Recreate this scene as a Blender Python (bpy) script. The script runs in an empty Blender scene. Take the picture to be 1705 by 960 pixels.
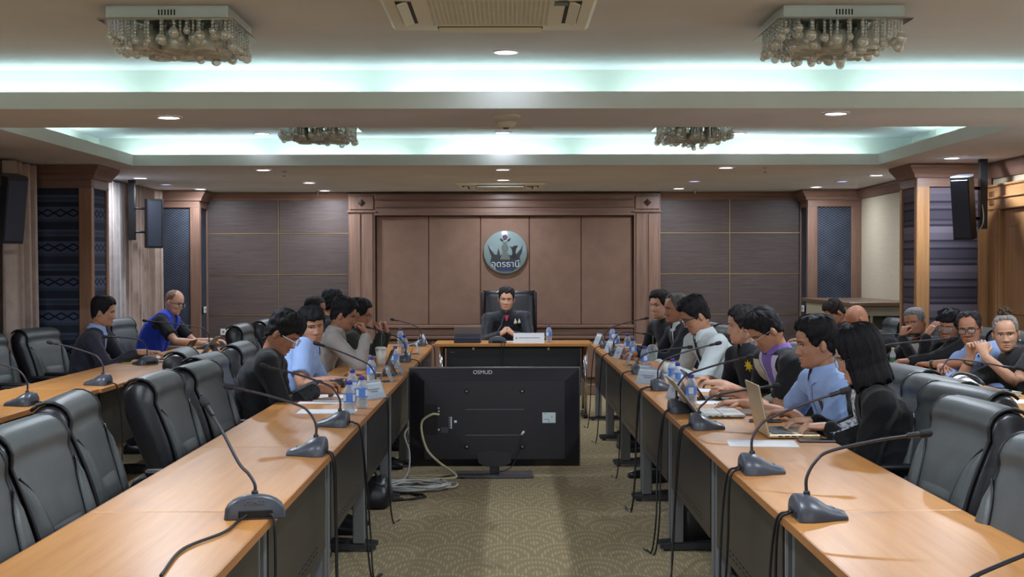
import bpy, bmesh, math, random
import numpy as np
from mathutils import Vector, Matrix, Euler
from mathutils.bvhtree import BVHTree

random.seed(7)
np.random.seed(7)
PI = math.pi
R = math.radians
scene = bpy.context.scene
COL = scene.collection

# ------------------------------------------------------------------ camera
cam_d = bpy.data.cameras.new('camera')
cam_d.sensor_width = 36.0
cam_d.lens = 36.0 * 2200.0 / 1705.0
cam_d.clip_start = 0.05
cam_d.clip_end = 100
cam = bpy.data.objects.new('camera', cam_d)
COL.objects.link(cam)
cam.location = (0, 0, 1.5)
cam.rotation_euler = (R(90 - 0.885), R(0.10), R(-0.247))
scene.camera = cam

# ------------------------------------------------------------------ view and world
scene.view_settings.view_transform = 'Standard'
scene.view_settings.look = 'None'
scene.view_settings.gamma = 1.0
scene.view_settings.use_curve_mapping = False
scene.view_settings.exposure = EXPOSURE = 1.12
world = bpy.data.worlds.new('world')
scene.world = world
world.use_nodes = True
world.node_tree.nodes['Background'].inputs[0].default_value = (0.05, 0.06, 0.08, 1)
world.node_tree.nodes['Background'].inputs[1].default_value = 0.3
scene.cycles.max_bounces = 8
scene.cycles.diffuse_bounces = 4
scene.cycles.glossy_bounces = 4
scene.cycles.transmission_bounces = 6
scene.cycles.transparent_max_bounces = 12
scene.cycles.caustics_reflective = False
scene.cycles.caustics_refractive = False
scene.cycles.sample_clamp_indirect = 4.0

# ------------------------------------------------------------------ room measures (metres; +Y away from the camera)
SOFFIT = 2.40
UPPER = 2.68
LIP = 0.095
SETBACK = 0.42
TRAY_X = 3.26
TRAYS = [(0.25, 3.36), (4.35, 7.47), (8.46, 11.58)]
BACK_Y = 15.70
FRONT_Y = -3.0
WALL_L = -4.25
WALL_R = 4.25

# ------------------------------------------------------------------ lamps of the ceiling (hidden tubes in the coves)
COVE_W = 1.0
COVE_COL = (0.82, 1.0, 0.87)

def area(name, loc, rot, sx, sy, power, col):
    d = bpy.data.lights.new(name, 'AREA')
    d.shape = 'RECTANGLE'; d.size = sx; d.size_y = sy
    d.energy = power; d.color = col
    o = bpy.data.objects.new(name, d); COL.objects.link(o)
    o.location = loc; o.rotation_euler = rot
    return o

def disc_lamp(name, loc, power, col, size=0.11):
    d = bpy.data.lights.new(name, 'AREA')
    d.shape = 'DISK'; d.size = size
    d.energy = power; d.color = col
    o = bpy.data.objects.new(name, d); COL.objects.link(o)
    o.location = loc
    return o

TUBE_X = [-2.83, -1.46, -0.10, 1.27, 2.64]
for (d0, d1) in TRAYS:
    zt = SOFFIT + 0.05
    off = SETBACK - 0.09
    for k, x in enumerate(TUBE_X):
        area('cove_tube_lamp', (x, d1 + off, zt), (R(180 - 20), 0, 0), 1.18, 0.03, COVE_W * (0.75 if (k == 1 and d0 > 8) else 1.0), COVE_COL)
        area('cove_tube_lamp', (x, d0 - off, zt), (R(180 + 20), 0, 0), 1.18, 0.03, COVE_W, COVE_COL)
    for y in (d0 + 0.62, d0 + 2.0):
        area('cove_tube_lamp', (-TRAY_X - off, y + 0.25, zt), (0, R(180 - 20), 0), 0.03, 1.18, COVE_W, COVE_COL)
        area('cove_tube_lamp', (TRAY_X + off, y + 0.25, zt), (0, R(180 + 20), 0), 0.03, 1.18, COVE_W, COVE_COL)

# ------------------------------------------------------------------ mesh helpers
def tag(o, label=None, cat=None, group=None, kind=None):
    if label: o['label'] = label
    if cat: o['category'] = cat
    if group: o['group'] = group
    if kind: o['kind'] = kind
    return o

def empty(name, loc=(0, 0, 0), rz=0.0):
    o = bpy.data.objects.new(name, None)
    o.empty_display_size = 0.1
    COL.objects.link(o)
    o.location = loc
    o.rotation_euler = (0, 0, rz)
    return o

def link_mesh(name, me, mats, parent=None, smooth=False):
    if not isinstance(mats, (list, tuple)): mats = [mats]
    for m in mats: me.materials.append(m)
    if smooth:
        me.polygons.foreach_set('use_smooth', [True] * len(me.polygons))
    o = bpy.data.objects.new(name, me)
    COL.objects.link(o)
    if parent is not None: o.parent = parent
    return o

class MB:
    """collects shapes into one mesh"""
    def __init__(s, M=None):
        s.v = []; s.f = []; s.mi = []; s.M = M or Matrix.Identity(4); s.sm = []
    def add(s, verts, faces, mi=0, smooth=False):
        n = len(s.v)
        s.v.extend([tuple(s.M @ Vector(p)) for p in verts])
        s.f.extend([tuple(n + i for i in f) for f in faces])
        s.mi.extend([mi] * len(faces)); s.sm.extend([smooth] * len(faces))
        return s
    def box(s, x0, x1, y0, y1, z0, z1, mi=0):
        v = [(x0,y0,z0),(x1,y0,z0),(x1,y1,z0),(x0,y1,z0),(x0,y0,z1),(x1,y0,z1),(x1,y1,z1),(x0,y1,z1)]
        f = [(0,3,2,1),(4,5,6,7),(0,1,5,4),(1,2,6,5),(2,3,7,6),(3,0,4,7)]
        return s.add(v, f, mi)
    def cbox(s, x0, x1, y0, y1, z0, z1, b=0.004, mi=0, seg=1, smooth=False):
        bm = bmesh.new()
        m = Matrix.Translation(((x0+x1)/2,(y0+y1)/2,(z0+z1)/2)) @ Matrix.Diagonal((x1-x0,y1-y0,z1-z0,1))
        bmesh.ops.create_cube(bm, size=1.0, matrix=m)
        bmesh.ops.bevel(bm, geom=bm.edges[:], offset=b, segments=seg, affect='EDGES', profile=0.5)
        bm.verts.index_update()
        s.add([v.co[:] for v in bm.verts], [[v.index for v in f.verts] for f in bm.faces], mi, smooth)
        bm.free()
        return s
    def prism(s, pts, axis, a, b, mi=0, smooth=False):
        """2-D outline pts extruded along axis (0 x, 1 y, 2 z) from a to b"""
        def p3(p, t):
            return (t, p[0], p[1]) if axis == 0 else (p[0], t, p[1]) if axis == 1 else (p[0], p[1], t)
        n = len(pts)
        v = [p3(p, a) for p in pts] + [p3(p, b) for p in pts]
        f = [tuple((i, (i+1) % n, n+(i+1) % n, n+i)) for i in range(n)]
        s.add(v, f, mi, smooth)
        s.add([p3(p, a) for p in pts], [tuple(reversed(range(n)))], mi)
        s.add([p3(p, b) for p in pts], [tuple(range(n))], mi)
        return s
    def loft(s, rings, mi=0, closed=True, cap=True, smooth=True):
        n = len(rings[0]); v = []; f = []
        for r in rings: v.extend([tuple(p) for p in r])
        for k in range(len(rings)-1):
            for i in range(n if closed else n-1):
                j = (i+1) % n
                f.append((k*n+i, k*n+j, (k+1)*n+j, (k+1)*n+i))
        if cap and closed:
            f.append(tuple(reversed(range(n))))
            f.append(tuple((len(rings)-1)*n+i for i in range(n)))
        return s.add(v, f, mi, smooth)
    def tube(s, pts, r, n=6, mi=0, cap=True):
        pts = [Vector(p) for p in pts]
        rs = r if isinstance(r, (list, tuple)) else [r]*len(pts)
        rings = []; up = None
        for i, p in enumerate(pts):
            t = (pts[min(i+1, len(pts)-1)] - pts[max(i-1, 0)])
            if t.length < 1e-9: t = Vector((0,0,1))
            t.normalize()
            if up is None:
                up = Vector((0,0,1)) if abs(t.z) < 0.9 else Vector((1,0,0))
            side = t.cross(up)
            if side.length < 1e-6: side = t.orthogonal()
            side.normalize(); up = side.cross(t).normalized()
            rings.append([p + (side*math.cos(2*PI*k/n) + up*math.sin(2*PI*k/n))*rs[i] for k in range(n)])
        return s.loft(rings, mi, True, cap, True)
    def lathe(s, prof, c=(0,0,0), n=16, mi=0, cap=True, axis='z'):
        rings = []
        for (r, z) in prof:
            ring = []
            for k in range(n):
                a = 2*PI*k/n
                if axis == 'z': ring.append((c[0]+r*math.cos(a), c[1]+r*math.sin(a), c[2]+z))
                elif axis == 'y': ring.append((c[0]+r*math.cos(a), c[1]+z, c[2]-r*math.sin(a)))
                else: ring.append((c[0]+z, c[1]+r*math.cos(a), c[2]+r*math.sin(a)))
            rings.append(ring)
        return s.loft(rings, mi, True, cap, True)
    def ball(s, c, r, n=8, m=6, mi=0):
        if not isinstance(r, (list, tuple)): r = (r, r, r)
        rings = []
        for j in range(m+1):
            t = -PI/2 + PI*j/m
            if j == 0: t += 0.12
            if j == m: t -= 0.12
            rings.append([(c[0]+r[0]*math.cos(t)*math.cos(2*PI*k/n), c[1]+r[1]*math.cos(t)*math.sin(2*PI*k/n), c[2]+r[2]*math.sin(t)) for k in range(n)])
        return s.loft(rings, mi, True, True, True)
    def grid(s, fn, nu, nv, mi=0, smooth=True):
        v = [fn(i/nu, j/nv) for j in range(nv+1) for i in range(nu+1)]
        f = [(j*(nu+1)+i, j*(nu+1)+i+1, (j+1)*(nu+1)+i+1, (j+1)*(nu+1)+i) for j in range(nv) for i in range(nu)]
        return s.add(v, f, mi, smooth)
    def mesh(s, name):
        me = bpy.data.meshes.new(name)
        me.from_pydata(s.v, [], s.f)
        me.polygons.foreach_set('material_index', s.mi)
        me.polygons.foreach_set('use_smooth', s.sm)
        me.update()
        return me
    def build(s, name, mats, parent=None):
        return link_mesh(name, s.mesh(name), mats, parent)

def inst(name, me, parent=None, loc=(0,0,0), rot=(0,0,0), scale=None):
    """another object on existing mesh data"""
    o = bpy.data.objects.new(name, me)
    COL.objects.link(o)
    if parent is not None: o.parent = parent
    o.location = loc; o.rotation_euler = rot
    if scale: o.scale = scale
    return o

def copy_tree(o, parent=None):
    c = o.copy(); COL.objects.link(c); c.parent = parent
    for ch in list(o.children): copy_tree(ch, c)
    return c

def catmull(pts, n=8):
    pts = [Vector(p) for p in pts]
    if len(pts) < 3: return pts
    P = [pts[0]*2-pts[1]] + pts + [pts[-1]*2-pts[-2]]
    out = []
    for i in range(1, len(P)-2):
        p0, p1, p2, p3 = P[i-1], P[i], P[i+1], P[i+2]
        for k in range(n):
            t = k/n
            out.append(0.5*((2*p1)+(p2-p0)*t+(2*p0-5*p1+4*p2-p3)*t*t+(3*p1-p0-3*p2+p3)*t**3))
    out.append(pts[-1])
    return out

# ------------------------------------------------------------------ materials
MATS = {}
def srgb(c):
    return tuple(((x/255.0)/12.92 if x/255.0 <= 0.04045 else ((x/255.0+0.055)/1.055)**2.4) for x in c)

def nodes_of(name):
    m = bpy.data.materials.new(name); m.use_nodes = True
    nt = m.node_tree
    return m, nt, nt.nodes['Principled BSDF']

def setp(b, **k):
    names = dict(rough='Roughness', metal='Metallic', spec='Specular IOR Level', trans='Transmission Weight', ior='IOR', coat='Coat Weight', alpha='Alpha', sheen='Sheen Weight', sss='Subsurface Weight', coatr='Coat Roughness', estr='Emission Strength')
    for kk, v in k.items(): b.inputs[names[kk]].default_value = v

def plain(name, col, rough=0.5, metal=0.0, spec=0.5, emit=None, estr=0.0, **k):
    """col in sRGB 0..255"""
    if name in MATS: return MATS[name]
    m, nt, b = nodes_of(name)
    b.inputs['Base Color'].default_value = (*srgb(col), 1)
    setp(b, rough=rough, metal=metal, spec=spec, **k)
    if emit:
        b.inputs['Emission Color'].default_value = (*srgb(emit), 1)
        b.inputs['Emission Strength'].default_value = estr
    MATS[name] = m
    return m

def N(nt, typ, **k):
    n = nt.nodes.new(typ)
    for a, v in k.items(): setattr(n, a, v)
    return n

def mathn(nt, op, a, b=None, c=None):
    n = nt.nodes.new('ShaderNodeMath'); n.operation = op
    for i, x in enumerate((a, b, c)):
        if x is None: continue
        if isinstance(x, (int, float)): n.inputs[i].default_value = x
        else: nt.links.new(x, n.inputs[i])
    return n.outputs[0]

def ramp(nt, fac, stops):
    r = nt.nodes.new('ShaderNodeValToRGB')
    e = r.color_ramp.elements
    while len(e) < len(stops): e.new(0.5)
    for el, (p, c) in zip(e, stops):
        el.position = p; el.color = (*srgb(c), 1)
    nt.links.new(fac, r.inputs[0])
    return r.outputs[0]

def coords(nt, scale=(1,1,1), rot=(0,0,0), kind='Object'):
    tc = nt.nodes.new('ShaderNodeTexCoord'); mp = nt.nodes.new('ShaderNodeMapping')
    mp.inputs['Scale'].default_value = scale; mp.inputs['Rotation'].default_value = rot
    nt.links.new(tc.outputs[kind], mp.inputs[0])
    return mp.outputs[0]

def noise(nt, vec, scale=5, detail=4, rough=0.55, dist=0.0):
    n = nt.nodes.new('ShaderNodeTexNoise')
    n.inputs['Scale'].default_value = scale; n.inputs['Detail'].default_value = detail
    n.inputs['Roughness'].default_value = rough; n.inputs['Distortion'].default_value = dist
    nt.links.new(vec, n.inputs['Vector'])
    return n.outputs[0]

def bump(nt, b, height, strength=0.2, dist=0.01):
    bp = nt.nodes.new('ShaderNodeBump')
    bp.inputs['Strength'].default_value = strength; bp.inputs['Distance'].default_value = dist
    nt.links.new(height, bp.inputs['Height']); nt.links.new(bp.outputs[0], b.inputs['Normal'])

def wood(name, dark, light, axis='z', rough=0.35, scale=1.0, coat=0.0, spec=0.5):
    """long grain along an axis"""
    if name in MATS: return MATS[name]
    m, nt, b = nodes_of(name)
    s = {'x': (0.6, 14, 14), 'y': (14, 0.6, 14), 'z': (14, 14, 0.6)}[axis]
    v = coords(nt, tuple(q*scale for q in s))
    a = noise(nt, v, 1.6, 6, 0.65, 0.6)
    f = noise(nt, v, 9.0, 3, 0.6)
    mix = mathn(nt, 'ADD', mathn(nt, 'MULTIPLY', a, 0.7), mathn(nt, 'MULTIPLY', f, 0.3))
    c = ramp(nt, mix, [(0.32, dark), (0.68, light)])
    nt.links.new(c, b.inputs['Base Color'])
    setp(b, rough=rough, coat=coat, spec=spec)
    bump(nt, b, f, 0.05, 0.002)
    MATS[name] = m
    return m

def fabric(name, col, rough=0.85, var=0.12, scale=400, sheen=0.1, bumps=0.25):
    if name in MATS: return MATS[name]
    m, nt, b = nodes_of(name)
    v = coords(nt)
    n1 = noise(nt, v, 9, 3); n2 = noise(nt, v, scale, 2)
    d = tuple(max(0, int(x*(1-var))) for x in col); l = tuple(min(255, int(x*(1+var))) for x in col)
    c = ramp(nt, mathn(nt, 'ADD', mathn(nt, 'MULTIPLY', n1, 0.5), mathn(nt, 'MULTIPLY', n2, 0.5)), [(0.3, d), (0.7, l)])
    nt.links.new(c, b.inputs['Base Color'])
    setp(b, rough=rough, sheen=sheen, spec=0.25)
    bump(nt, b, mathn(nt, 'ADD', n2, mathn(nt, 'MULTIPLY', noise(nt, v, 28, 3), 3.0)), bumps, 0.003)
    MATS[name] = m
    return m

def leather(name, col, rough=0.4, bumps=0.15, spec=0.5):
    if name in MATS: return MATS[name]
    m, nt, b = nodes_of(name)
    v = coords(nt)
    n1 = noise(nt, v, 4, 3)
    vo = nt.nodes.new('ShaderNodeTexVoronoi'); vo.inputs['Scale'].default_value = 260
    nt.links.new(v, vo.inputs['Vector'])
    d = tuple(int(x*0.88) for x in col); l = tuple(min(255, int(x*1.1)) for x in col)
    nt.links.new(ramp(nt, n1, [(0.3, d), (0.7, l)]), b.inputs['Base Color'])
    setp(b, rough=rough, spec=spec)
    bump(nt, b, mathn(nt, 'ADD', vo.outputs['Distance'], mathn(nt, 'MULTIPLY', noise(nt, v, 14, 3), 2.0)), bumps, 0.002)
    MATS[name] = m
    return m

def painted(name, col, rough=0.7, var=0.03):
    if name in MATS: return MATS[name]
    m, nt, b = nodes_of(name)
    v = coords(nt)
    d = tuple(int(x*(1-var)) for x in col); l = tuple(min(255, int(x*(1+var))) for x in col)
    nt.links.new(ramp(nt, noise(nt, v, 1.2, 4), [(0.3, d), (0.7, l)]), b.inputs['Base Color'])
    setp(b, rough=rough, spec=0.3)
    MATS[name] = m
    return m

def carpet_mat():
    m, nt, b = nodes_of('carpet')
    tc = nt.nodes.new('ShaderNodeTexCoord'); sp = nt.nodes.new('ShaderNodeSeparateXYZ')
    nt.links.new(tc.outputs['Object'], sp.inputs[0])
    x, y = sp.outputs[0], sp.outputs[1]
    cw, rh = 0.30, 0.36
    row = mathn(nt, 'FLOOR', mathn(nt, 'DIVIDE', y, rh))
    xo = mathn(nt, 'ADD', mathn(nt, 'DIVIDE', x, cw), mathn(nt, 'MULTIPLY', mathn(nt, 'MODULO', row, 2.0), 0.5))
    u = mathn(nt, 'MULTIPLY', mathn(nt, 'SUBTRACT', mathn(nt, 'FRACT', xo), 0.5), cw)
    vv = mathn(nt, 'MULTIPLY', mathn(nt, 'FRACT', mathn(nt, 'DIVIDE', y, rh)), rh)
    rr = mathn(nt, 'SQRT', mathn(nt, 'ADD', mathn(nt, 'MULTIPLY', u, u), mathn(nt, 'MULTIPLY', mathn(nt, 'MULTIPLY', vv, vv), 0.22)))
    rings = mathn(nt, 'SINE', mathn(nt, 'MULTIPLY', rr, 2*PI/0.05))
    dash = mathn(nt, 'SINE', mathn(nt, 'MULTIPLY', x, 2*PI/0.018))
    nz = noise(nt, tc.outputs['Object'], 3.5, 3)
    pat = mathn(nt, 'MULTIPLY', mathn(nt, 'GREATER_THAN', rings, 0.25), mathn(nt, 'GREATER_THAN', dash, -0.1))
    pat = mathn(nt, 'MULTIPLY', pat, mathn(nt, 'GREATER_THAN', mathn(nt, 'ADD', nz, mathn(nt, 'MULTIPLY', noise(nt, tc.outputs['Object'], 22, 2), 0.5)), 0.60))
    fine = noise(nt, tc.outputs['Object'], 260, 2)
    fac = mathn(nt, 'ADD', mathn(nt, 'MULTIPLY', pat, 0.19), mathn(nt, 'MULTIPLY', fine, 0.72))
    c = ramp(nt, fac, [(0.1, (122, 107, 74)), (0.4, (148, 131, 95)), (0.85, (226, 206, 152))])
    nt.links.new(c, b.inputs['Base Color'])
    setp(b, rough=0.95, spec=0.1, sheen=0.15)
    bump(nt, b, mathn(nt, 'ADD', fine, pat), 0.4, 0.004)
    return m

def stripes_mat(name, base, tones, period, seed_scale=1.0, zig=True, rough=0.8):
    """woven textile: bands stacked along z with a small diamond zigzag"""
    m, nt, b = nodes_of(name)
    tc = nt.nodes.new('ShaderNodeTexCoord'); sp = nt.nodes.new('ShaderNodeSeparateXYZ')
    nt.links.new(tc.outputs['Object'], sp.inputs[0])
    hx = mathn(nt, 'ADD', sp.outputs[0], sp.outputs[1]); z = sp.outputs[2]
    f = mathn(nt, 'FRACT', mathn(nt, 'DIVIDE', z, period))
    r = nt.nodes.new('ShaderNodeValToRGB'); r.color_ramp.interpolation = 'CONSTANT'
    e = r.color_ramp.elements
    while len(e) < len(tones): e.new(0.5)
    for el, (p, c) in zip(e, tones): el.position = p; el.color = (*srgb(c), 1)
    nt.links.new(f, r.inputs[0])
    col = r.outputs[0]
    if zig:
        tri = mathn(nt, 'PINGPONG', mathn(nt, 'MULTIPLY', hx, 1.0), 0.055)
        band = mathn(nt, 'MULTIPLY', mathn(nt, 'SUBTRACT', f, 0.62), period)
        d1 = mathn(nt, 'ABSOLUTE', mathn(nt, 'SUBTRACT', mathn(nt, 'ABSOLUTE', band), mathn(nt, 'MULTIPLY', tri, 0.55)))
        line = mathn(nt, 'LESS_THAN', d1, 0.008)
        inb = mathn(nt, 'LESS_THAN', mathn(nt, 'ABSOLUTE', band), 0.036)
        mx = nt.nodes.new('ShaderNodeMix'); mx.data_type = 'RGBA'
        nt.links.new(mathn(nt, 'MULTIPLY', line, inb), mx.inputs[0])
        nt.links.new(col, mx.inputs[6]); mx.inputs[7].default_value = (*srgb(base), 1)
        col = mx.outputs[2]
    nt.links.new(col, b.inputs['Base Color'])
    setp(b, rough=rough, spec=0.2)
    bump(nt, b, noise(nt, tc.outputs['Object'], 300, 2), 0.3, 0.002)
    return m

def weave_mat(name, c0, c1, nx, nz, rough=0.8):
    m, nt, b = nodes_of(name)
    tc = nt.nodes.new('ShaderNodeTexCoord'); sp = nt.nodes.new('ShaderNodeSeparateXYZ')
    nt.links.new(tc.outputs['Object'], sp.inputs[0])
    hx = mathn(nt, 'ADD', sp.outputs[0], sp.outputs[1])
    a = mathn(nt, 'SINE', mathn(nt, 'MULTIPLY', hx, nx)); c = mathn(nt, 'SINE', mathn(nt, 'MULTIPLY', sp.outputs[2], nz))
    f = mathn(nt, 'ADD', mathn(nt, 'MULTIPLY', mathn(nt, 'MULTIPLY', a, c), 0.35), 0.25)
    f = mathn(nt, 'ADD', f, mathn(nt, 'MULTIPLY', noise(nt, tc.outputs['Object'], 6, 4), 0.5))
    nt.links.new(ramp(nt, f, [(0.2, c0), (0.8, c1)]), b.inputs['Base Color'])
    setp(b, rough=rough, spec=0.2)
    bump(nt, b, f, 0.15, 0.002)
    return m

def streak_mat(name, c0, c1, rough=0.55):
    """fine horizontal streaks"""
    m, nt, b = nodes_of(name)
    v = coords(nt, (3, 3, 120))
    f = noise(nt, v, 1.5, 4, 0.7)
    nt.links.new(ramp(nt, f, [(0.3, c0), (0.7, c1)]), b.inputs['Base Color'])
    setp(b, rough=rough, spec=0.3)
    bump(nt, b, f, 0.15, 0.002)
    return m

def glassy(name, tint, mixfac=0.35, rough=0.05, metal=0.0):
    """clear thin glass or plastic: see-through with a glossy sheen"""
    m = bpy.data.materials.new(name); m.use_nodes = True
    nt = m.node_tree; nt.nodes.clear()
    out = nt.nodes.new('ShaderNodeOutputMaterial'); mix = nt.nodes.new('ShaderNodeMixShader')
    t = nt.nodes.new('ShaderNodeBsdfTransparent'); g = nt.nodes.new('ShaderNodeBsdfPrincipled')
    t.inputs[0].default_value = (*srgb(tint), 1)
    g.inputs['Base Color'].default_value = (*srgb(tint), 1)
    g.inputs['Roughness'].default_value = rough
    g.inputs['Metallic'].default_value = metal
    lw = nt.nodes.new('ShaderNodeLayerWeight'); lw.inputs[0].default_value = 0.3
    f = mathn(nt, 'ADD', mathn(nt, 'MULTIPLY', lw.outputs['Facing'], 0.5), mixfac)
    nt.links.new(f, mix.inputs[0])
    nt.links.new(t.outputs[0], mix.inputs[1]); nt.links.new(g.outputs[0], mix.inputs[2])
    nt.links.new(mix.outputs[0], out.inputs[0])
    return m

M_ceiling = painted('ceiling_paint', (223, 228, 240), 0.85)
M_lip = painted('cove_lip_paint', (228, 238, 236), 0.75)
M_carpet = carpet_mat()
M_wood = wood('pilaster_wood', (108, 81, 68), (149, 115, 97), 'z', 0.4)
M_woodx = wood('rail_wood', (104, 78, 67), (144, 111, 94), 'x', 0.4)
M_woody = wood('side_rail_wood', (104, 78, 67), (144, 111, 94), 'y', 0.4)
M_wood_light = wood('door_wood', (136, 96, 58), (178, 132, 86), 'z', 0.4)
M_wood_lightx = wood('door_head_wood', (136, 96, 58), (178, 132, 86), 'y', 0.4)
M_table = wood('table_veneer', (170, 112, 56), (204, 146, 84), 'y', 0.34, 0.35, spec=0.32)
M_tablex = wood('desk_veneer', (170, 112, 56), (204, 146, 84), 'x', 0.34, 0.35, spec=0.32)
M_edge = wood('table_edging', (150, 96, 52), (176, 120, 70), 'y', 0.4, 0.5)
M_panel_tan = weave_mat('tan_cloth_panel', (116, 91, 79), (147, 116, 99), 420, 420, 0.85)
M_panel_grey = streak_mat('grey_brown_laminate', (76, 64, 62), (104, 90, 86), 0.45)
M_brass = plain('brass_strip', (170, 146, 108), 0.35, 0.8)
M_dark = plain('dark_void', (14, 14, 16), 0.7)
M_beige = streak_mat('beige_wallpaper', (182, 170, 148), (196, 184, 160), 0.8)
M_textile_blue = stripes_mat('blue_woven_textile', (22, 28, 48), [(0.0, (58, 66, 84)), (0.08, (76, 84, 102)), (0.14, (46, 50, 64)), (0.36, (62, 70, 88)), (0.44, (76, 84, 104)), (0.8, (42, 46, 58)), (0.94, (68, 76, 92))], 0.30)
M_textile_purple = stripes_mat('purple_woven_textile', (40, 34, 56), [(0.0, (74, 68, 80)), (0.06, (46, 43, 52)), (0.12, (88, 82, 92)), (0.30, (102, 94, 104)), (0.46, (46, 43, 52)), (0.52, (76, 70, 82)), (0.60, (50, 47, 57)), (0.66, (66, 61, 72)), (0.86, (43, 40, 50)), (0.92, (82, 76, 88))], 0.34, zig=False)
M_textile_dots = weave_mat('dotted_woven_textile', (34, 38, 46), (84, 90, 104), 130, 210, 0.8)
M_black_metal = plain('black_steel', (24, 24, 26), 0.4, 0.3)
M_black_plastic = plain('black_plastic', (26, 27, 30), 0.42)
M_tv = plain('tv_back_plastic', (36, 35, 42), 0.36)
M_chrome = plain('chrome', (200, 200, 205), 0.18, 1.0)
M_wrapped = plain('plastic_wrapped_steel', (126, 128, 132), 0.3, 0.3)
M_modesty = wood('modesty_laminate', (40, 38, 38), (56, 53, 52), 'y', 0.35, 0.6)
M_modestyx = plain('desk_modesty_panel', (26, 27, 32), 0.4)
M_paper = plain('paper', (226, 228, 232), 0.8)
M_white = plain('white_plastic', (222, 222, 218), 0.45)
M_offwhite = plain('yellowed_white_plastic', (232, 232, 222), 0.5)
M_grey_leather = leather('grey_leather', (72, 78, 79), 0.45, 0.12, 0.45)
M_black_leather = leather('black_leather', (28, 29, 33), 0.32, 0.18)
M_piping = plain('black_piping', (20, 20, 24), 0.45)
M_mic = plain('microphone_plastic', (66, 70, 80), 0.38)
M_cable = plain('black_cable', (22, 22, 25), 0.5)
M_cable_white = plain('white_cable', (206, 208, 206), 0.5)
M_cable_cream = plain('cream_cable', (204, 196, 158), 0.5)
M_glass = glassy('clear_crystal', (250, 252, 251), 0.50, 0.10, 0.55)
M_glass_rib = glassy('ribbed_glass', (246, 250, 246), 0.55, 0.15, 0.3)
M_pet = glassy('clear_plastic', (238, 243, 248), 0.22, 0.08)
M_acrylic = glassy('clear_acrylic', (226, 234, 242), 0.22, 0.08)
M_lens = glassy('spectacle_lens', (240, 242, 244), 0.06, 0.05)
M_cap = plain('blue_bottle_cap', (44, 52, 150), 0.4)
M_label = plain('blue_bottle_label', (86, 134, 222), 0.45)
M_label_white = plain('white_bottle_label', (208, 222, 240), 0.45)
M_silver = plain('silver_metal', (176, 174, 168), 0.35, 0.7)
M_gold = plain('pale_gold_metal', (196, 178, 146), 0.38, 0.55)
M_screen = plain('dark_screen', (14, 15, 18), 0.15)
M_ink = plain('grey_print', (120, 124, 134), 0.8)
M_downlight = plain('downlight_glow', (255, 250, 255), 0.5, emit=(250, 244, 255), estr=7.0)
M_downlight_dim = plain('dim_downlight_glow', (200, 200, 240), 0.5, emit=(170, 176, 250), estr=1.6)
# ================================================================== THE ROOM
def struct(o): o['kind'] = 'structure'; return o

# floor
mb = MB(); mb.box(WALL_L-0.1, WALL_R+0.1, FRONT_Y-0.1, BACK_Y+0.2, -0.05, 0.0)
struct(mb.build('floor', M_carpet))

# ceiling: soffit with three trays
def plate_with_holes(xs, ys, holes, z, z1):
    """connected slab between z and z1 with rectangular holes"""
    bm = bmesh.new(); V = {}
    def vert(i, j):
        if (i, j) not in V: V[(i, j)] = bm.verts.new((xs[i], ys[j], z))
        return V[(i, j)]
    for i in range(len(xs)-1):
        for j in range(len(ys)-1):
            cx, cy = (xs[i]+xs[i+1])/2, (ys[j]+ys[j+1])/2
            if any(a < cx < b and c < cy < d for (a, b, c, d) in holes): continue
            bm.faces.new((vert(i, j), vert(i, j+1), vert(i+1, j+1), vert(i+1, j)))
    me = bpy.data.meshes.new('ceiling'); bm.to_mesh(me); bm.free()
    return me
xs = [WALL_L-0.1, -TRAY_X, TRAY_X, WALL_R+0.1]
ys = [FRONT_Y-0.1] + [q for t in TRAYS for q in t] + [BACK_Y+0.1]
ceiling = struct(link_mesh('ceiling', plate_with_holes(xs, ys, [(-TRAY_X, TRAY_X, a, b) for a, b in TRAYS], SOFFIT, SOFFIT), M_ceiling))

for (d0, d1) in TRAYS:
    X = TRAY_X; S = SETBACK
    def ring(x, a, b, z): return [(-x, a, z), (x, a, z), (x, b, z), (-x, b, z)]
    mb = MB()   # lip: fascia, top, inner face
    t = 0.025
    rings = [ring(X, d0, d1, SOFFIT), ring(X, d0, d1, SOFFIT+LIP), ring(X+t, d0-t, d1+t, SOFFIT+LIP), ring(X+t, d0-t, d1+t, SOFFIT+0.012)]
    mb.loft(rings, closed=True, cap=False, smooth=False)
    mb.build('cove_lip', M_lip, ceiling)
    mb = MB()   # trough floor and back wall
    rings = [ring(X+t, d0-t, d1+t, SOFFIT+0.012), ring(X+S, d0-S, d1+S, SOFFIT+0.012), ring(X+S, d0-S, d1+S, UPPER)]
    mb.loft(rings, closed=True, cap=False, smooth=False)
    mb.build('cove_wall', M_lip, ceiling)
    mb = MB(); r = ring(X+S, d0-S, d1+S, UPPER)
    mb.add(r, [(0, 3, 2, 1)]); mb.build('upper_ceiling', M_ceiling, ceiling)

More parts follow.
